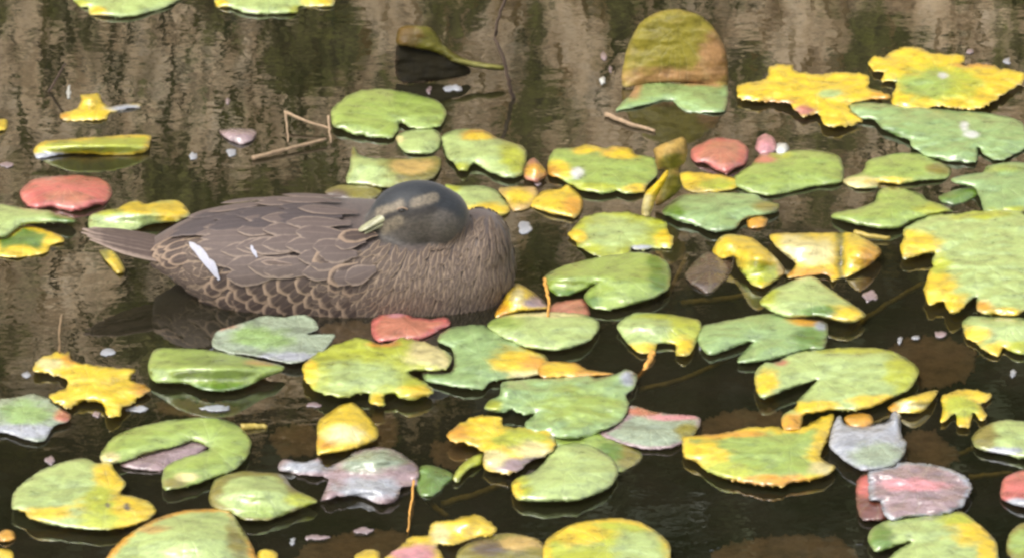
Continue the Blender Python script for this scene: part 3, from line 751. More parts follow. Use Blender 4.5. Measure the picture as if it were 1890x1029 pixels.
leaf('glossy yellow rolled leaf over a brown painted reflection', 'Y',
     [(1315,463),(1328,439),(1345,432),(1386,438),(1420,464),(1445,490),(1448,504),(1427,521),(1406,530),(1386,522),(1362,494),(1355,474),(1332,477)],
     name='rolled_leaf', cat='leaf', z=1, bumps=[(1400,472,42,24,.024),(1345,445,25,18,.014)], patch=[(1400,505,50,22,'YG'),(1445,500,10,18,'TN')], dome=.004)
leaf('brown sheet painted as the reflected underside of the glossy yellow rolled leaf', 'BR', [(1264,508),(1290,475),(1320,463),(1354,472),(1350,500),(1325,530),(1308,541),(1285,531)],
     name='dead_leaf_or_reflection', cat='leaf', z=0, mat='wet')  # flat brown sheet painting the rolled leaf's reflected underside
leaf('creased yellow leaf, cream at one end and orange at the other', 'Y',
     [(1422,440),(1432,431),(1542,429),(1576,431),(1617,452),(1627,466),(1607,487),(1576,505),(1556,511),(1536,518),(1522,505),(1454,511),(1468,487),(1440,463)],
     name='rolled_leaf', cat='leaf', z=1, bumps=[(1480,452,60,22,.014),(1590,462,34,24,.016),(1552,470,8,50,-.010)],
     patch=[(1480,462,60,26,'CR'),(1610,472,28,30,'O'),(1552,470,7,60,'OL'),(1490,505,50,10,'O')], dome=.003)  # crease darkening painted in as an olive band
leaf('large notched pad with yellow rim and a yellow tab, lying on dark water', 'PG',
     [(1392,698),(1397,681),(1413,668),(1433,668),(1456,655),(1481,648),(1519,644),(1570,640),(1621,642),(1659,652),(1693,676),(1693,696),(1677,719),(1646,734),(1608,752),(1590,755),(1565,757),(1530,757),(1500,762),(1484,766),(1477,790),(1448,793),(1443,767),(1466,752),(1476,734),(1508,701),(1481,709),(1451,719),(1410,735),(1396,721)],
     z=3, hub=(1512,698), patch=[(1412,705,26,26,'Y'),(1670,690,34,46,'YG'),(1615,742,44,14,'Y'),(1500,752,44,15,'Y'),(1462,778,24,18,'O'),(1440,668,14,7,'SA'),(1560,645,110,6,'YG')], dome=.006)
leaf('large green pad with a broad orange yellow rim', 'G',
     [(1259,809),(1270,804),(1342,797),(1392,787),(1433,786),(1456,791),(1481,787),(1514,770),(1538,762),(1536,787),(1527,813),(1514,841),(1527,851),(1543,861),(1519,879),(1494,886),(1456,891),(1443,897),(1397,894),(1354,886),(1306,869),(1286,853),(1264,843)],
     z=2, edge=('Y',14), patch=[(1300,835,46,20,'Y'),(1420,885,70,12,'O'),(1520,810,20,40,'Y'),(1330,800,80,6,'O'),(1350,868,60,14,'YG'),(1515,862,22,12,'CR')], rag=1.8, hub=(1460,830), dome=.006)
leaf('pale grey bleached pad with a scooped far rim', 'GR',
     [(1530,820),(1538,782),(1550,766),(1561,782),(1596,786),(1636,777),(1650,758),(1662,766),(1664,803),(1673,813),(1669,838),(1651,858),(1621,867),(1590,867),(1563,853),(1545,838)],
     z=3, patch=[(1620,840,50,24,'GW')], mat='wet', dome=.006, bumps=[(1655,770,12,16,.006)])
leaf('little orange scrap behind the pale grey bleached pad', 'O', [(1558,770),(1580,760),(1606,764),(1612,778),(1596,788),(1568,786)], name='leaf_scrap', cat='leaf', z=1)
leaf('pinkish mauve dead pad with crinkled rim on a dark red leaf', 'MV',
     [(1602,872),(1631,863),(1667,852),(1715,855),(1760,866),(1789,883),(1792,906),(1778,934),(1763,939),(1753,947),(1722,952),(1689,952),(1649,960),(1631,947),(1623,924),(1605,921)],
     z=3, rag=2.2, edge=('GR',7), patch=[(1690,895,60,12,'PK')], mat='wet', wave=2.6, dome=.005)
leaf('dark red leaf underneath the pinkish mauve pad', 'RB', [(1581,888),(1603,870),(1650,880),(1660,940),(1640,958),(1593,958),(1582,934)], name='red_leaf', cat='leaf', z=1, patch=[(1595,895,18,22,'R')])
leaf('notched green pad with a yellow flank in front of the mauve pad', 'PG',
     [(1602,987),(1614,970),(1644,957),(1689,952),(1740,947),(1774,943),(1806,965),(1837,995),(1843,1023),(1842,1060),(1630,1060),(1649,1020),(1680,1000),(1651,1008),(1618,1018),(1605,1004)],
     z=2, hub=(1690,998), patch=[(1625,992,24,24,'DG'),(1800,975,46,34,'Y'),(1825,1015,22,30,'Y'),(1760,955,40,10,'YG')], dome=.006)
leaf('salmon pink pad in the water beside the mauve dead pad', 'R', [(1846,905),(1855,880),(1890,866),(1925,880),(1930,925),(1900,936),(1870,931),(1850,920)], z=1, patch=[(1885,928,30,9,'GR')], dome=.005)
leaf('pad olive on one side and whitish green on the other, beyond the salmon pad', 'PG',
     [(1793,807),(1806,792),(1837,777),(1872,774),(1935,790),(1935,840),(1890,846),(1850,838),(1820,832),(1800,825)], z=1, patch=[(1815,805,26,30,'OL'),(1850,832,30,8,'GR')], dome=.006)
leaf('dull olive green pad beside the yellow flanked notched pad', 'OL', [(1857,1005),(1868,976),(1900,962),(1935,1000),(1905,1045),(1865,1028)], z=0, patch=[(1880,1000,20,24,'G')])
leaf('curled cream yellow leaf strip beside a torn yellow frond', 'Y', [(1638,750),(1664,736),(1715,721),(1732,721),(1716,745),(1700,760),(1651,760)],
     name='rolled_leaf', cat='leaf', z=1, patch=[(1680,748,34,8,'CR'),(1648,752,14,8,'O')], bumps=[(1685,735,40,12,.010)])
leaf('torn yellow frond like leaf with three ragged tips', 'Y',
     [(1738,741),(1740,729),(1778,717),(1828,725),(1822,740),(1810,746),(1822,767),(1810,774),(1797,762),(1789,788),(1768,784),(1763,763),(1737,778),(1740,756)],
     name='torn_leaf', cat='leaf', z=1, rag=1.5, patch=[(1775,750,34,18,'YG')])
leaf('orange round leaf scrap on its own in the dark water', 'O', [(-4,985),(10,976),(26,981),(28,992),(14,999),(-2,996)], name='leaf_scrap', cat='leaf')
leaf('yellow leaf scrap beside the brown rimmed green pad', 'Y', [(476,1018),(492,1012),(512,1020),(508,1040),(478,1040)], name='leaf_scrap', cat='leaf')
leaf('yellow leaf scrap next to the pinkish rotting pad', 'Y', [(655,1024),(675,1013),(700,1016),(698,1040),(660,1040)], name='leaf_scrap', cat='leaf')
leaf('yellow leaf scrap close to the orange round scrap', 'Y', [(-14,1012),(20,1014),(24,1030),(-10,1036)], name='leaf_scrap', cat='leaf')

# the pad folded in two: one half stands up out of the water, the other floats
fp = empty('folded_lily_pad', at(1245, 150, .003))
tag(fp, 'olive yellow pad folded in half, its far half standing upright like a fan', 'lily pad')
sheet('upright_half', 'TO', [(1149,158),(1152,110),(1165,70),(1185,40),(1215,22),(1250,17),(1290,28),(1320,55),(1338,90),(1343,125),(1341,162),(1300,158),(1245,152),(1190,156)],
      parent=fp, stand=(156, .00060), mat='thin', dome=.004, patch=[(1235,75,90,60,'OM'),(1318,115,30,50,'TP'),(1250,146,100,20,'TP')], hub=(1245,150), wave=.8)
sheet('floating_half', 'GB', [(1136,203),(1165,172),(1182,150),(1240,143),(1330,155),(1343,162),(1343,186),(1336,206),(1300,208),(1264,204),(1246,190),(1236,184),(1200,191),(1165,199)],
      parent=fp, z=0, hub=(1243,180), patch=[(1300,150,46,10,'TP'),(1165,165,20,16,'TP')], dome=.003)
# a leaf standing on its edge, the shade on its underside painted in as dark colour, with its stalk arching away
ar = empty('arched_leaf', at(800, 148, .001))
tag(ar, 'olive leaf standing on its edge, shade painted on its underside, with arching green stalk', 'leaf')
sheet('painted_shade_underside', 'DK', [(733,80),(760,86),(800,90),(830,104),(862,122),(864,138),(800,150),(735,147)], parent=ar, stand=(150, .00055), dome=.001, mat='matte')
sheet('turned_rim', 'OD', [(731,70),(736,54),(752,47),(792,50),(806,64),(820,84),(842,100),(870,112),(930,122),(928,131),(870,124),(836,114),(806,98),(762,88),(733,82)],
      parent=ar, stand=(152, .00056), dome=.003, mat='thin', patch=[(752,66,26,24,'OB'),(880,116,60,12,'PO')], rag=.5)
# upright twisted leaf
tw = empty('twisted_leaf', at(1222, 386, .001))
tag(tw, 'tan upright leaf twisted on its stalk between the green pads', 'leaf')
sheet('raised_blade', 'TN', [(1207,275),(1227,264),(1262,253),(1269,277),(1265,298),(1253,312),(1258,345),(1240,364),(1216,380),(1209,372),(1222,338),(1226,313),(1214,313),(1209,292)],
      parent=tw, stand=(385, .00055), mat='thin', patch=[(1240,300,24,18,'OL'),(1238,345,24,26,'OL')], dome=.003, bumps=[(1238,285,20,22,.006)])
sheet('folded_edge', 'Y', [(1231,314),(1212,336),(1191,356),(1184,394),(1199,397),(1213,362),(1233,326)], parent=tw, stand=(392, .0005), z=2, mat='thin', patch=[(1192,380,12,24,'CR')], dome=.002)

# sodden leaves under the surface
for poly, lab in [
    ([(1330,1010),(1400,990),(1500,985),(1560,1000),(1570,1050),(1320,1050)], 'broad brown leaf sunk under water between the lime pad and the notched pad'),
    ([(560,1005),(620,985),(700,975),(760,990),(720,1045),(540,1050)], 'brown leaf sunk below the silvery dead leaf'),
    ([(690,760),(720,755),(738,780),(730,820),(700,832),(680,815)], 'brown leaf sunk beside the rounded yellow pad'),
    ([(795,818),(840,810),(890,822),(888,850),(840,862),(800,850)], 'olive brown leaf sunk under the torn yellow pad'),
    ([(1668,800),(1720,795),(1770,835),(1755,856),(1690,862),(1660,840)], 'brown leaf sunk beside the bleached grey pad'),
    ([(1290,780),(1340,757),(1440,755),(1450,785),(1340,800),(1280,800)], 'brown leaf sunk behind the orange rimmed pad'),
    ([(1640,640),(1720,618),(1800,650),(1780,700),(1700,712),(1660,690)], 'wide brown leaf sunk beside the large notched pad'),
    ([(600,600),(660,590),(690,600),(690,632),(620,642),(590,630)], 'brown leaf sunk next to the red leaf at the duck breast'),
    ([(300,742),(380,738),(440,752),(420,772),(330,768),(290,760)], 'reddish brown leaf sunk behind the large oval pad'),
    ([(500,800),(560,780),(590,800),(580,838),(520,842)], 'brown leaf sunk beside the rounded yellow pad edge'),
]:
    leaf(lab, 'SB', poly, name='sunken_leaf', cat='leaf', sub=.004, mat='matte', group='sodden leaves under the surface', dome=.0005, wave=.4, rag=7.0)
# ------------------------------------------------------------------ the duck
DX0, DY0 = at(560, 520).x, at(560, 520).y
duck = empty('duck', (DX0, DY0, 0))
tag(duck, 'brown mottled duck asleep on the water with its bill tucked into its back', 'duck')
def dx(px): return (px - 945) / PXM
def dpt(px, py, yo):
    """a point yo metres off the duck's long axis (minus = near side) that shows at this pixel"""
    d = ray(px, py)
    k = (DY0 + yo - CAM.y) / d.y
    return CAM + d * k

def ring_loft(stations, sides=40, expo=2.25):
    V, F = [], []
    for (x, zt, zb, hw) in stations:
        zc, b = (zt + zb) / 2, (zt - zb) / 2
        for k in range(sides):
            th = 2 * math.pi * k / sides
            c, s = math.cos(th), math.sin(th)
            V.append(Vector((x, DY0 + hw * math.copysign(abs(c) ** (2 / expo), c), zc + b * math.copysign(abs(s) ** (2 / expo), s))))
    n = len(stations)
    for i in range(n - 1):
        for k in range(sides):
            k2 = (k + 1) % sides
            F.append((i * sides + k, i * sides + k2, (i + 1) * sides + k2, (i + 1) * sides + k))
    F.append(tuple(range(sides))[::-1])
    F.append(tuple((n - 1) * sides + k for k in range(sides)))
    return V, F
def interp_stations(st, n):
    a = np.array(st, float)
    u = np.linspace(0, 1, len(a)); uu = np.linspace(0, 1, n)
    out = []
    for t_ in uu:
        i = min(int(t_ * (len(a) - 1)), len(a) - 2); f = t_ * (len(a) - 1) - i
        p0, p1, p2, p3 = a[max(i - 1, 0)], a[i], a[i + 1], a[min(i + 2, len(a) - 1)]
        out.append(tuple(0.5 * (2 * p1 + (p2 - p0) * f + (2 * p0 - 5 * p1 + 4 * p2 - p3) * f**2 + (3 * p1 - p0 - 3 * p2 + p3) * f**3)))
    return out
ST = [(282, .047, .026, .028), (310, .056, .016, .042), (345, .066, .002, .058), (395, .076, -.02, .074), (460, .084, -.04, .086),
      (550, .088, -.05, .094), (650, .087, -.055, .098), (750, .082, -.055, .097), (830, .074, -.052, .091), (885, .066, -.045, .080),
      (920, .057, -.034, .064), (940, .046, -.018, .044), (949, .032, -.002, .022)]
ST = [(dx(p), a, b, c) for p, a, b, c in ST]
bm = bmesh.new()
def add_mesh(V, F):
    vv = [bm.verts.new(v) for v in V]
    for f in F:
        try: bm.faces.new([vv[i] for i in f])
        except ValueError: pass
def add_ball(c, r, rot=0.0, seg=20):
    ret = bmesh.ops.create_icosphere(bm, subdivisions=3, radius=1.0)
    m_ = Matrix.Translation(c) @ Matrix.Rotation(rot, 4, 'Y') @ Matrix.Diagonal((r[0], r[1], r[2], 1))
    bmesh.ops.transform(bm, matrix=m_, verts=ret['verts'])
add_mesh(*ring_loft(interp_stations(ST, 40)))
HY = -0.028                                     # the head lies a little to the near side of the axis
add_ball(dpt(768, 391, HY), (.050, .034, .0355), R(-6))            # skull
add_ball(dpt(730, 402, HY), (.034, .027, .027), R(-24))            # forehead and lores
add_ball(dpt(812, 402, HY), (.033, .034, .034))                    # nape
add_ball(dpt(762, 418, HY - .006), (.038, .028, .021), R(-8))      # cheek
add_ball(dpt(846, 446, HY + .014), (.038, .044, .030))             # folded neck
add_ball(dpt(885, 455, -.006), (.036, .060, .040))                 # full breast
me = bpy.data.meshes.new('raw'); bm.to_mesh(me); bm.free()
tmp = bpy.data.objects.new('raw', me); col.objects.link(tmp)
rm = tmp.modifiers.new('r', 'REMESH'); rm.mode = 'VOXEL'; rm.voxel_size = 0.0032
smd = tmp.modifiers.new('s', 'SMOOTH'); smd.factor = 0.5; smd.iterations = 9
dg = bpy.context.evaluated_depsgraph_get()
bme = bpy.data.meshes.new_from_object(tmp.evaluated_get(dg))
bpy.data.objects.remove(tmp); bpy.data.meshes.remove(me)
bverts = [v.co.copy() for v in bme.vertices]
bfaces = [tuple(p.vertices) for p in bme.polygons]
bvh = BVHTree.FromPolygons(bverts, bfaces)

def seg_d(x, y, x1, y1, x2, y2):
    t_ = max(0, min(1, ((x - x1) * (x2 - x1) + (y - y1) * (y2 - y1)) / ((x2 - x1) ** 2 + (y2 - y1) ** 2)))
    return math.hypot(x - x1 - t_ * (x2 - x1), y - y1 - t_ * (y2 - y1))
BODY, CROWN, FACE = np.array(lin((106, 90, 82), KF)), np.array(lin((34, 39, 44), KF)), np.array(lin((94, 86, 77), KF))
PALE, LINE, UNDER = np.array(lin((168, 152, 126), KF)), np.array(lin((40, 34, 30), KF)), np.array(lin((110, 88, 76), KF))
def mixc(a, b, w): return a * (1 - w) + b * w
cols = []
for v in bverts:
    q = v.copy()
    if q.y > DY0 + HY: q.y = 2 * (DY0 + HY) - q.y        # the far side of the head mirrors the near side
    px, py = to_px(q)
    c = mixc(BODY, UNDER, sm(440, 330, px))
    hw = sm(1.06, 0.94, math.hypot((px - 766) / 96, (py - 396) / 66)) * sm(465, 445, py)
    if hw > 0:
        nz = 5 * n3(px * .06, py * .06)
        h_ = mixc(FACE, CROWN, sm(9, -9, py - (388 - 0.30 * (px - 700) + 0.0026 * max(0, px - 700) ** 2) + nz))
        h_ = mixc(h_, CROWN, sm(842, 856, px) * 0.4)
        h_ = mixc(h_, PALE, 0.75 * sm(13, 5, seg_d(px, py, 702, 392, 738, 378) + nz * .5))
        h_ = mixc(h_, PALE, 0.65 * sm(13, 5, seg_d(px, py, 766, 374, 800, 366) + nz * .5))
        h_ = mixc(h_, LINE, 0.95 * sm(10, 4, seg_d(px, py, 694, 412, 748, 388) + nz * .4))
        h_ = mixc(h_, LINE, 0.75 * sm(11, 4, seg_d(px, py, 715, 402, 800, 386) + nz * .5))
        h_ = mixc(h_, PALE, 0.6 * sm(15, 6, seg_d(px, py, 706, 424, 735, 408) + nz * .5))
        h_ = mixc(h_, LINE, 0.6 * sm(12, 3, seg_d(px, py, 696, 420, 700, 448)))
        h_ = mixc(h_, LINE, 0.35 * sm(14, 3, seg_d(px, py, 715, 448, 790, 452) + nz))  # contact shade under the chin, painted into the colour
        c = mixc(c, h_, hw)
    cols.append(c)
mesh_obj('body', bverts, bfaces, M['plumage'], duck, (DX0, DY0, 0), colors=cols)

def feather_mesh(px, py, ddx, ddy, Lm, Wm, lift=.0014, root_h=.0002, camber=.18, mirror=False, shape=0.55, nu=4, nv=6):
    """one feather laid over the body: root at the pixel, pointing along (ddx, ddy) in the picture"""
    d = ray(px, py).normalized()
    loc, nor, idx, dd = bvh.ray_cast(CAM, d)
    if loc is None: return None
    L2 = math.hypot(ddx, ddy)
    flow = Vector((ddx / L2, -SE * ddy / L2, -CE * ddy / L2))
    flow = (flow - nor * flow.dot(nor)).normalized()
    side = nor.cross(flow).normalized()
    V, U = [], []
    for j in range(nv + 1):
        v = j / nv
        prof = (0.35 + 0.65 * sm(0, shape, v)) * (1 - sm(0.72, 1.02, v) ** 1.6 * 0.93)
        for i in range(nu + 1):
            u = i / nu * 2 - 1
            p = loc + flow * (v * Lm) + side * (u * Wm * 0.5 * prof)
            q, qn, _, _ = bvh.find_nearest(p)
            hgt = root_h + lift * (v ** 1.3) + camber * Wm * 0.25 * (1 - u * u) * prof
            V.append(q + qn * hgt)
            U.append((i / nu, v))
    F = [(j * (nu + 1) + i, j * (nu + 1) + i + 1, (j + 1) * (nu + 1) + i + 1, (j + 1) * (nu + 1) + i) for j in range(nv) for i in range(nu)]
    return V, F, U
rng = random.Random(11)
def part_feather(name, mat, *a, **k):
    r = feather_mesh(*a, **k)
    if r is None: return
    V, F, U = r
    mesh_obj(name, V, F, M[mat], duck, V[(0)], uvs=U)
def joined(name, mat, items):
    V, F, U = [], [], []
    for r in items:
        if r is None: continue
        b = len(V)
        V += r[0]; F += [tuple(q + b for q in f) for f in r[1]]; U += r[2]
    o = mesh_obj(name, V, F, M[mat], duck, (DX0, DY0, 0), uvs=U)
    tag(o, kind='stuff')
def mirrored(items):
    """the same plumage on the far side, laid down on the body there"""
    out = []
    for r in items:
        if r is None: continue
        V = []
        for v in r[0]:
            q, qn, _, _ = bvh.find_nearest(Vector((v.x, 2 * DY0 - v.y, v.z)))
            V.append(q + qn * .0014)
        out.append((V, [tuple(reversed(f)) for f in r[1]], r[2]))
    return out
mm = 0.001
# rump and belly feathers, drawn from the tail forward so that each row covers the next
rump = []
for i in range(120):
    px, py = rng.uniform(300, 420), rng.uniform(432, 575)
    if py < 470 - (px - 300) * 0.5: continue
    rump.append(feather_mesh(px, py, -1, 0.25 + rng.gauss(0, .25), rng.uniform(16, 26) * mm, rng.uniform(9, 14) * mm, lift=.002))
joined('rump_plumage', 'f_breast', rump + mirrored(rump))
# flank: big scalloped feathers, each one a part
for row, (y0, y1) in enumerate([(568, 570), (546, 552), (522, 532), (502, 514)]):
    for k in range(9):
        px = 418 + k * 31 + (row % 2) * 15 + rng.uniform(-5, 5)
        py = y0 + (y1 - y0) * k / 9 + rng.uniform(-4, 4)
        part_feather('flank_feather', 'f_flank', px, py, -0.75 + rng.gauss(0, .14), 0.6 + rng.gauss(0, .14), rng.uniform(27, 37) * mm, rng.uniform(19, 26) * mm, lift=.0024, root_h=.0004)
# breast: small streaky feathers past counting
br = []
py = 578
while py > 392:
    px = 610 + (rng.random() * 8)
    while px < 950:
        w = sm(640, 760, px)
        if math.hypot((px - 766) / 94, (py - 396) / 58) > 1 and not (px < 700 and py < 455):
            ang = 0.22 + 0.9 * (1 - w)
            br.append(feather_mesh(px + rng.uniform(-4, 4), py + rng.uniform(-4, 4), -ang + rng.gauss(0, .14), 1 - 0.3 * (1 - w),
                                   rng.uniform(20, 28) * mm, rng.uniform(4.6, 7.0) * mm * (1.9 - .9 * w), lift=.0022, root_h=.0005, nu=4, nv=5))
        px += 9.5 + 4 * (1 - w)
    py -= 10.5
joined('breast_plumage', 'f_breast', br + mirrored(br))
# wing: long secondaries, coverts, shoulder feathers, then the white bar
for k in range(9):
    t_ = k / 8
    part_feather('secondary_feather', 'f_back', 530 + 20 * t_, 500 - 92 * t_, -1, -0.05 - .20 * (1 - t_) + rng.gauss(0, .03), rng.uniform(100, 116) * mm, rng.uniform(17, 22) * mm, lift=.003, root_h=.0026, nv=9)
for row in range(3):
    for k in range(6):
        t_ = k / 5
        px = 530 + row * 58 + rng.uniform(-12, 12) + 14 * t_
        py = 500 - 90 * t_ + rng.uniform(-6, 6) - row * 4
        part_feather('covert_feather', 'f_back', px, py, -1, .05 + rng.gauss(0, .10), rng.uniform(55, 78) * mm, rng.uniform(18, 25) * mm, lift=.0032, root_h=.0034 + row * .0004, nv=8)
for row in range(4):
    for k in range(6):
        px = 440 + row * 60 + rng.uniform(-10, 10) + k * 3
        py = 412 - k * 8 + rng.uniform(-3, 3)
        part_feather('back_feather', 'f_dark' if k < 4 else 'f_back', px, py, -1, .10 + rng.gauss(0, .05), rng.uniform(60, 78) * mm, rng.uniform(17, 23) * mm, lift=.0026, root_h=.003 + row * .0004, nv=8)
for k in range(9):
    part_feather('shoulder_feather', 'f_back' if k % 3 else 'f_flank', 705 - rng.uniform(0, 70), 440 + k * 8 + rng.uniform(-4, 4), -0.95, .3 + rng.gauss(0, .2), rng.uniform(34, 46) * mm, rng.uniform(16, 22) * mm, lift=.003, root_h=.005)
for (x_, y_, ax_, ay_, L_, W_) in [(403, 508, -.64, -.77, 52, 10), (388, 486, -.70, -.66, 36, 7), (408, 514, -.45, -.85, 24, 7), (476, 478, -.45, -.85, 15, 5), (540, 490, -1, -.10, 34, 6)]:
    part_feather('wing_bar_feather', 'f_white' if L_ != 34 else 'f_tail', x_, y_, ax_, ay_, L_ * mm, W_ * mm, lift=.0010, root_h=.0062)
# tail: a fan of stiff feathers leaving the rump
for k, yo in enumerate([.034, .024, .013, .002, -.009, -.020, -.030, -.037]):
    w_ = 13
    a = Vector((dx(330), DY0 + yo * .75, .036 + .006 * (1 - abs(yo) / .037)))
    tip = Vector((dx(150 + 26 * (abs(yo) / .037) ** 1.5 + (k % 2) * 4), DY0 + yo * .55, .057 + .006 * (1 - abs(yo) / .037)))
    d = (tip - a); Lg = d.length; d.normalize()
    s = Vector((0, 1, 0)); s = (s - d * s.dot(d)).normalized(); n_ = d.cross(s)
    if n_.z < 0: n_ = -n_
    V, U = [], []
    for j in range(9):
        v = j / 8
        pr = (0.5 + 0.5 * sm(0, .4, v)) * (1 - sm(.55, 1.03, v) ** 1.5 * .93)
        for i in range(5):
            u = i / 2 - 1
            V.append(a + d * (v * Lg) + s * (u * w_ * mm * pr) + n_ * (.003 * (1 - u * u) * pr - .004 * v * (1 - v)))
            U.append((i / 4, v))
    F = [(j * 5 + i, j * 5 + i + 1, (j + 1) * 5 + i + 1, (j + 1) * 5 + i) for j in range(8) for i in range(4)]
    o = mesh_obj('tail_feather', V, F, M['f_tail'], duck, a, uvs=U)
    sm_ = o.modifiers.new('thickness', 'SOLIDIFY'); sm_.thickness = .0008
for k in range(10):
    part_feather('tail_covert', 'f_flank', 345 + rng.uniform(-12, 22), 432 + k * 5.5, -1, -.02 + rng.gauss(0, .06), rng.uniform(34, 46) * mm, rng.uniform(13, 17) * mm, lift=.003, root_h=.001)

# bill: flattened, broad at the tip, its end pushed in among the back feathers
def on_duck(px, py, off):
    loc, nor, *_ = bvh.ray_cast(CAM, ray(px, py).normalized())
    return loc + nor * off
b0 = on_duck(708, 402, -.010)
b1 = on_duck(664, 433, .005)
ax = (b1 - b0); bl = ax.length; ax.normalize()
sid = Vector((0.0, 1.0, 0.0)); sid = (sid - ax * sid.dot(ax)).normalized(); upv = ax.cross(sid)
if upv.z < 0: upv = -upv
def bill_loft(sc, lo, hi, off):
    V, F = [], []
    prof = [(0, .0115, .0105), (.2, .0105, .0088), (.45, .0098, .0062), (.7, .0108, .0046), (.88, .0104, .0036), (1.0, .006, .0022), (1.04, .001, .0008)]
    for (t_, w, h_) in prof:
        for k in range(14):
            th = 2 * math.pi * k / 14
            V.append(b0 + ax * (t_ * bl) + sid * (math.cos(th) * w * sc * .75) + upv * (math.sin(th) * .7 * h_ * (hi if math.sin(th) > 0 else lo) + off))
    for i in range(len(prof) - 1):
        for k in range(14):
            k2 = (k + 1) % 14
            F.append((i * 14 + k, i * 14 + k2, (i + 1) * 14 + k2, (i + 1) * 14 + k))
    F.append(tuple(range(14))[::-1]); F.append(tuple((len(prof) - 1) * 14 + k for k in range(14)))
    return V, F
bo = mesh_obj('bill', *bill_loft(1.0, .55, 1.0, .001), M['bill'], duck, b0)
lo_ = mesh_obj('lower_bill', *bill_loft(.86, .9, .3, -.0025), M['bill'], duck, b0)
lo_.parent = bo
lo_.location = (0, 0, 0)
# nearly closed eye with pale lids
d = ray(743, 388).normalized()
loc, nor, *_ = bvh.ray_cast(CAM, d)
bm = bmesh.new()
bmesh.ops.create_uvsphere(bm, u_segments=16, v_segments=10, radius=.0042)
bmesh.ops.scale(bm, vec=(1.35, .8, .75), verts=bm.verts)
me = bpy.data.meshes.new('eye'); bm.to_mesh(me); bm.free()
me.polygons.foreach_set('use_smooth', [True] * len(me.polygons)); me.materials.append(M['eye'])
eo = bpy.data.objects.new('eye', me); col.objects.link(eo); eo.parent = duck
eo.location = loc - nor * .0024 - duck.location
V, F = tube([loc + nor * .0012 + Vector((-.0060 + .0012 * k, 0, .0022 * math.sin(math.pi * k / 10) + .0008)) for k in range(11)], .0009, 6)
lid = mesh_obj('eyelid', V, F, M['f_flank'], duck, loc, uvs=[(0.95, 0.9)] * len(V))
lid.parent = eo
lid.location = nor * .0024
# ------------------------------------------------------------------ stalks, twigs, flecks
def stalk(name, label, cat, pts, r, mat, group=None, taper=0.6):
    path = [at(x, y, z) for x, y, z in pts]
    n = len(path)
    fine = []
    for i in range(n - 1):
        for k in range(5): fine.append(path[i].lerp(path[i + 1], k / 5))
    fine.append(path[-1])
    for i, p in enumerate(fine):
        fine[i] = p + Vector((n3(i * .7, p.x * 5), n3(i * .7, p.y * 5, 3), 0)) * r * .8
    rad = [r * (1 - (1 - taper) * i / (len(fine) - 1)) for i in range(len(fine))]
    V, F = tube(fine, rad, 7)
    o = mesh_obj(name, V, F, M[mat], None, fine[0])
    return tag(o, label, cat, group)
UW = 'underwater lily stalks'
USL = ['olive lily stalk under dark water leading to the creased yellow leaf',
    'long olive stalk slanting under water toward the big yellow lobed pad',
    'faint olive stalk under water running to the orange cornered notched pad',
    'olive stalk under water running from the large notched pad past a sunken leaf',
    'thick olive stalk under water leading to the smooth pale green pad',
    'short olive stalk under water below the bright green leaf piece',
    'brownish stalk under water joining the mauve dead pad and salmon pad',
    'short olive stalk under water by the olive and whitish pad',
    'olive stalk under water along the end of the glossy bright green pad']
for ui, (pts, r) in enumerate([
    ([(1258,560,-0.0015),(1330,553,-0.0012),(1415,540,-0.0010)], .0042),
    ([(1560,628,-0.0021),(1600,585,-0.0015),(1660,548,-0.0010),(1705,522,-0.0007)], .0034),
    ([(1180,720,-0.0024),(1260,700,-0.0018),(1360,655,-0.0012)], .0032),
    ([(1690,705,-0.0012),(1750,680,-0.0015),(1840,648,-0.0021)], .0034),
    ([(815,930,-0.0018),(870,915,-0.0014),(935,892,-0.0009)], .0042),
    ([(772,905,-0.0010),(795,930,-0.0015),(828,952,-0.0018)], .0034),
    ([(1788,880,-0.0009),(1830,877,-0.0009),(1868,872,-0.0007)], .0034),
    ([(1730,845,-0.0015),(1770,838,-0.0015),(1800,825,-0.0012)], .003),
    ([(1215,560,-0.0012),(1238,535,-0.0012),(1268,470,-0.0010)], .003),
]): stalk('lily_stalk', USL[ui], 'stalk', [(x, y, min(z * 8, -(r + .0022))) for x, y, z in pts], r, 'stalk', UW, .85)
stalk('lily_stalk', 'yellow stalk bent down into dark water below the yellow tabbed pad', 'stalk', [(1205,650,.004),(1198,668,.002),(1180,692,-.004),(1168,712,-.006)], .0034, 'orange_stalk')
stalk('lily_stalk', 'thin yellow stalk hanging at the tip of the glossy bright green pad', 'stalk', [(1005,514,.010),(1010,540,.008),(1013,560,.006),(1012,582,.012)], .0022, 'orange_stalk')
stalk('orange_stalk', 'slender orange stalk standing from the silvery dead leaf', 'stalk', [(764,886,.012),(760,920,.008),(756,950,.005),(752,980,.002)], .0013, 'orange_stalk')
stalk('lily_stalk', 'olive stalk stub between the large oval pad and rounded yellow pad', 'stalk', [(445,788,.002),(470,786,.002),(494,787,.001)], .0042, 'stalk')
stalk('lily_stalk', 'yellow green stalk stub beyond the creased yellow leaf', 'stalk', [(1578,430,.004),(1605,436,.004),(1642,440,.003)], .0038, 'stalk')
stalk('reed_stalk', 'pale dry reed stalk lying on the water behind the duck', 'stalk', [(466,292,.003),(530,275,.004),(602,257,.006)], .0028, 'straw')
stalk('reed_stalk', 'pinkish dry reed crossing to the round notched pad', 'stalk', [(528,208,.014),(565,224,.010),(612,238,.006)], .0020, 'straw')
stalk('reed_stalk', 'short dry reed stub bent upright by the crossing reed', 'stalk', [(526,205,.014),(530,232,.006),(532,262,.001)], .0016, 'straw')
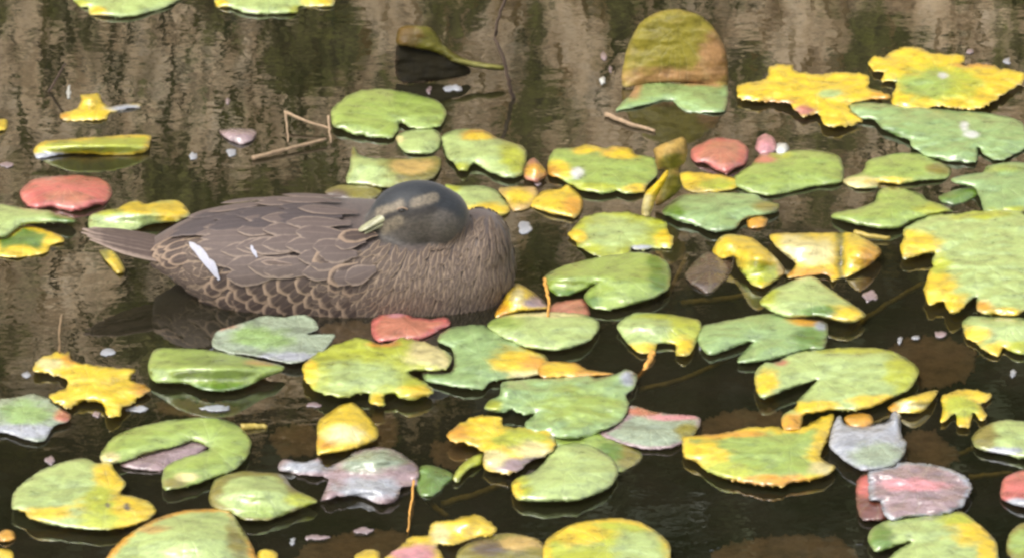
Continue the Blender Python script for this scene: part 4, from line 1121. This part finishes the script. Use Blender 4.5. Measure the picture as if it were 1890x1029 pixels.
stalk('reed_stalk', 'dry reed tip beside the round notched pad', 'stalk', [(606,214,.020),(608,240,.010),(611,264,.002)], .0016, 'straw')
stalk('reed_stalk', 'dry brown reed piece in front of the folded upright pad', 'stalk', [(1118,211,.003),(1160,228,.003),(1208,242,.002)], .0030, 'straw')
stalk('dry_stem', 'thin straw stem rising from water behind the star torn yellow leaf', 'stem', [(110,652,.006),(109,615,.030),(113,580,.052)], .0013, 'straw')
stalk('twig', 'thin dark twig poking from the water behind the duck', 'twig', [(948,185,-.002),(938,148,.024),(930,110,.048),(913,72,.070),(918,40,.092),(934,-8,.122)], .0026, 'twig', None, .7)
stalk('twig', 'short dark twig near the small torn yellow scrap', 'twig', [(90,170,.0),(105,145,.016),(120,118,.034)], .0018, 'twig')
# small pale sheets standing in for sky glints on the water, all alike
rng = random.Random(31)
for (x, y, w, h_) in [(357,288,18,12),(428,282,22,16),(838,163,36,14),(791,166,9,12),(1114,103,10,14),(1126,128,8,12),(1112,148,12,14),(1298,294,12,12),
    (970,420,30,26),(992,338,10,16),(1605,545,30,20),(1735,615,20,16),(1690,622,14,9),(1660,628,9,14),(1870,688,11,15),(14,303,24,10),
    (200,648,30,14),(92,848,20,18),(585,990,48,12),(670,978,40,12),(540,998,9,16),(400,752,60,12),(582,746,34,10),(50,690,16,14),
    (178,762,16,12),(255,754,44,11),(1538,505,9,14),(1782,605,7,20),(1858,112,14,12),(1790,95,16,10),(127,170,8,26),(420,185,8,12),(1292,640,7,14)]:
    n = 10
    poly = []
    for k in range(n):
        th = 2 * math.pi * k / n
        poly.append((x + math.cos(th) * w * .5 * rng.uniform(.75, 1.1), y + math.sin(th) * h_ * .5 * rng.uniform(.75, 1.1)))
    o = sheet('glint_fleck', rng.choice(['W', 'GR', 'GR', 'MV']), poly, z=-.3, mat='leaf', dome=.0004, wave=.5, rag=2.6, thick=.0004, step=3.0)
    tag(o, 'tiny pale fleck standing in for a sky glint on the open water', 'glint_fleck', 'pale flecks on the water')
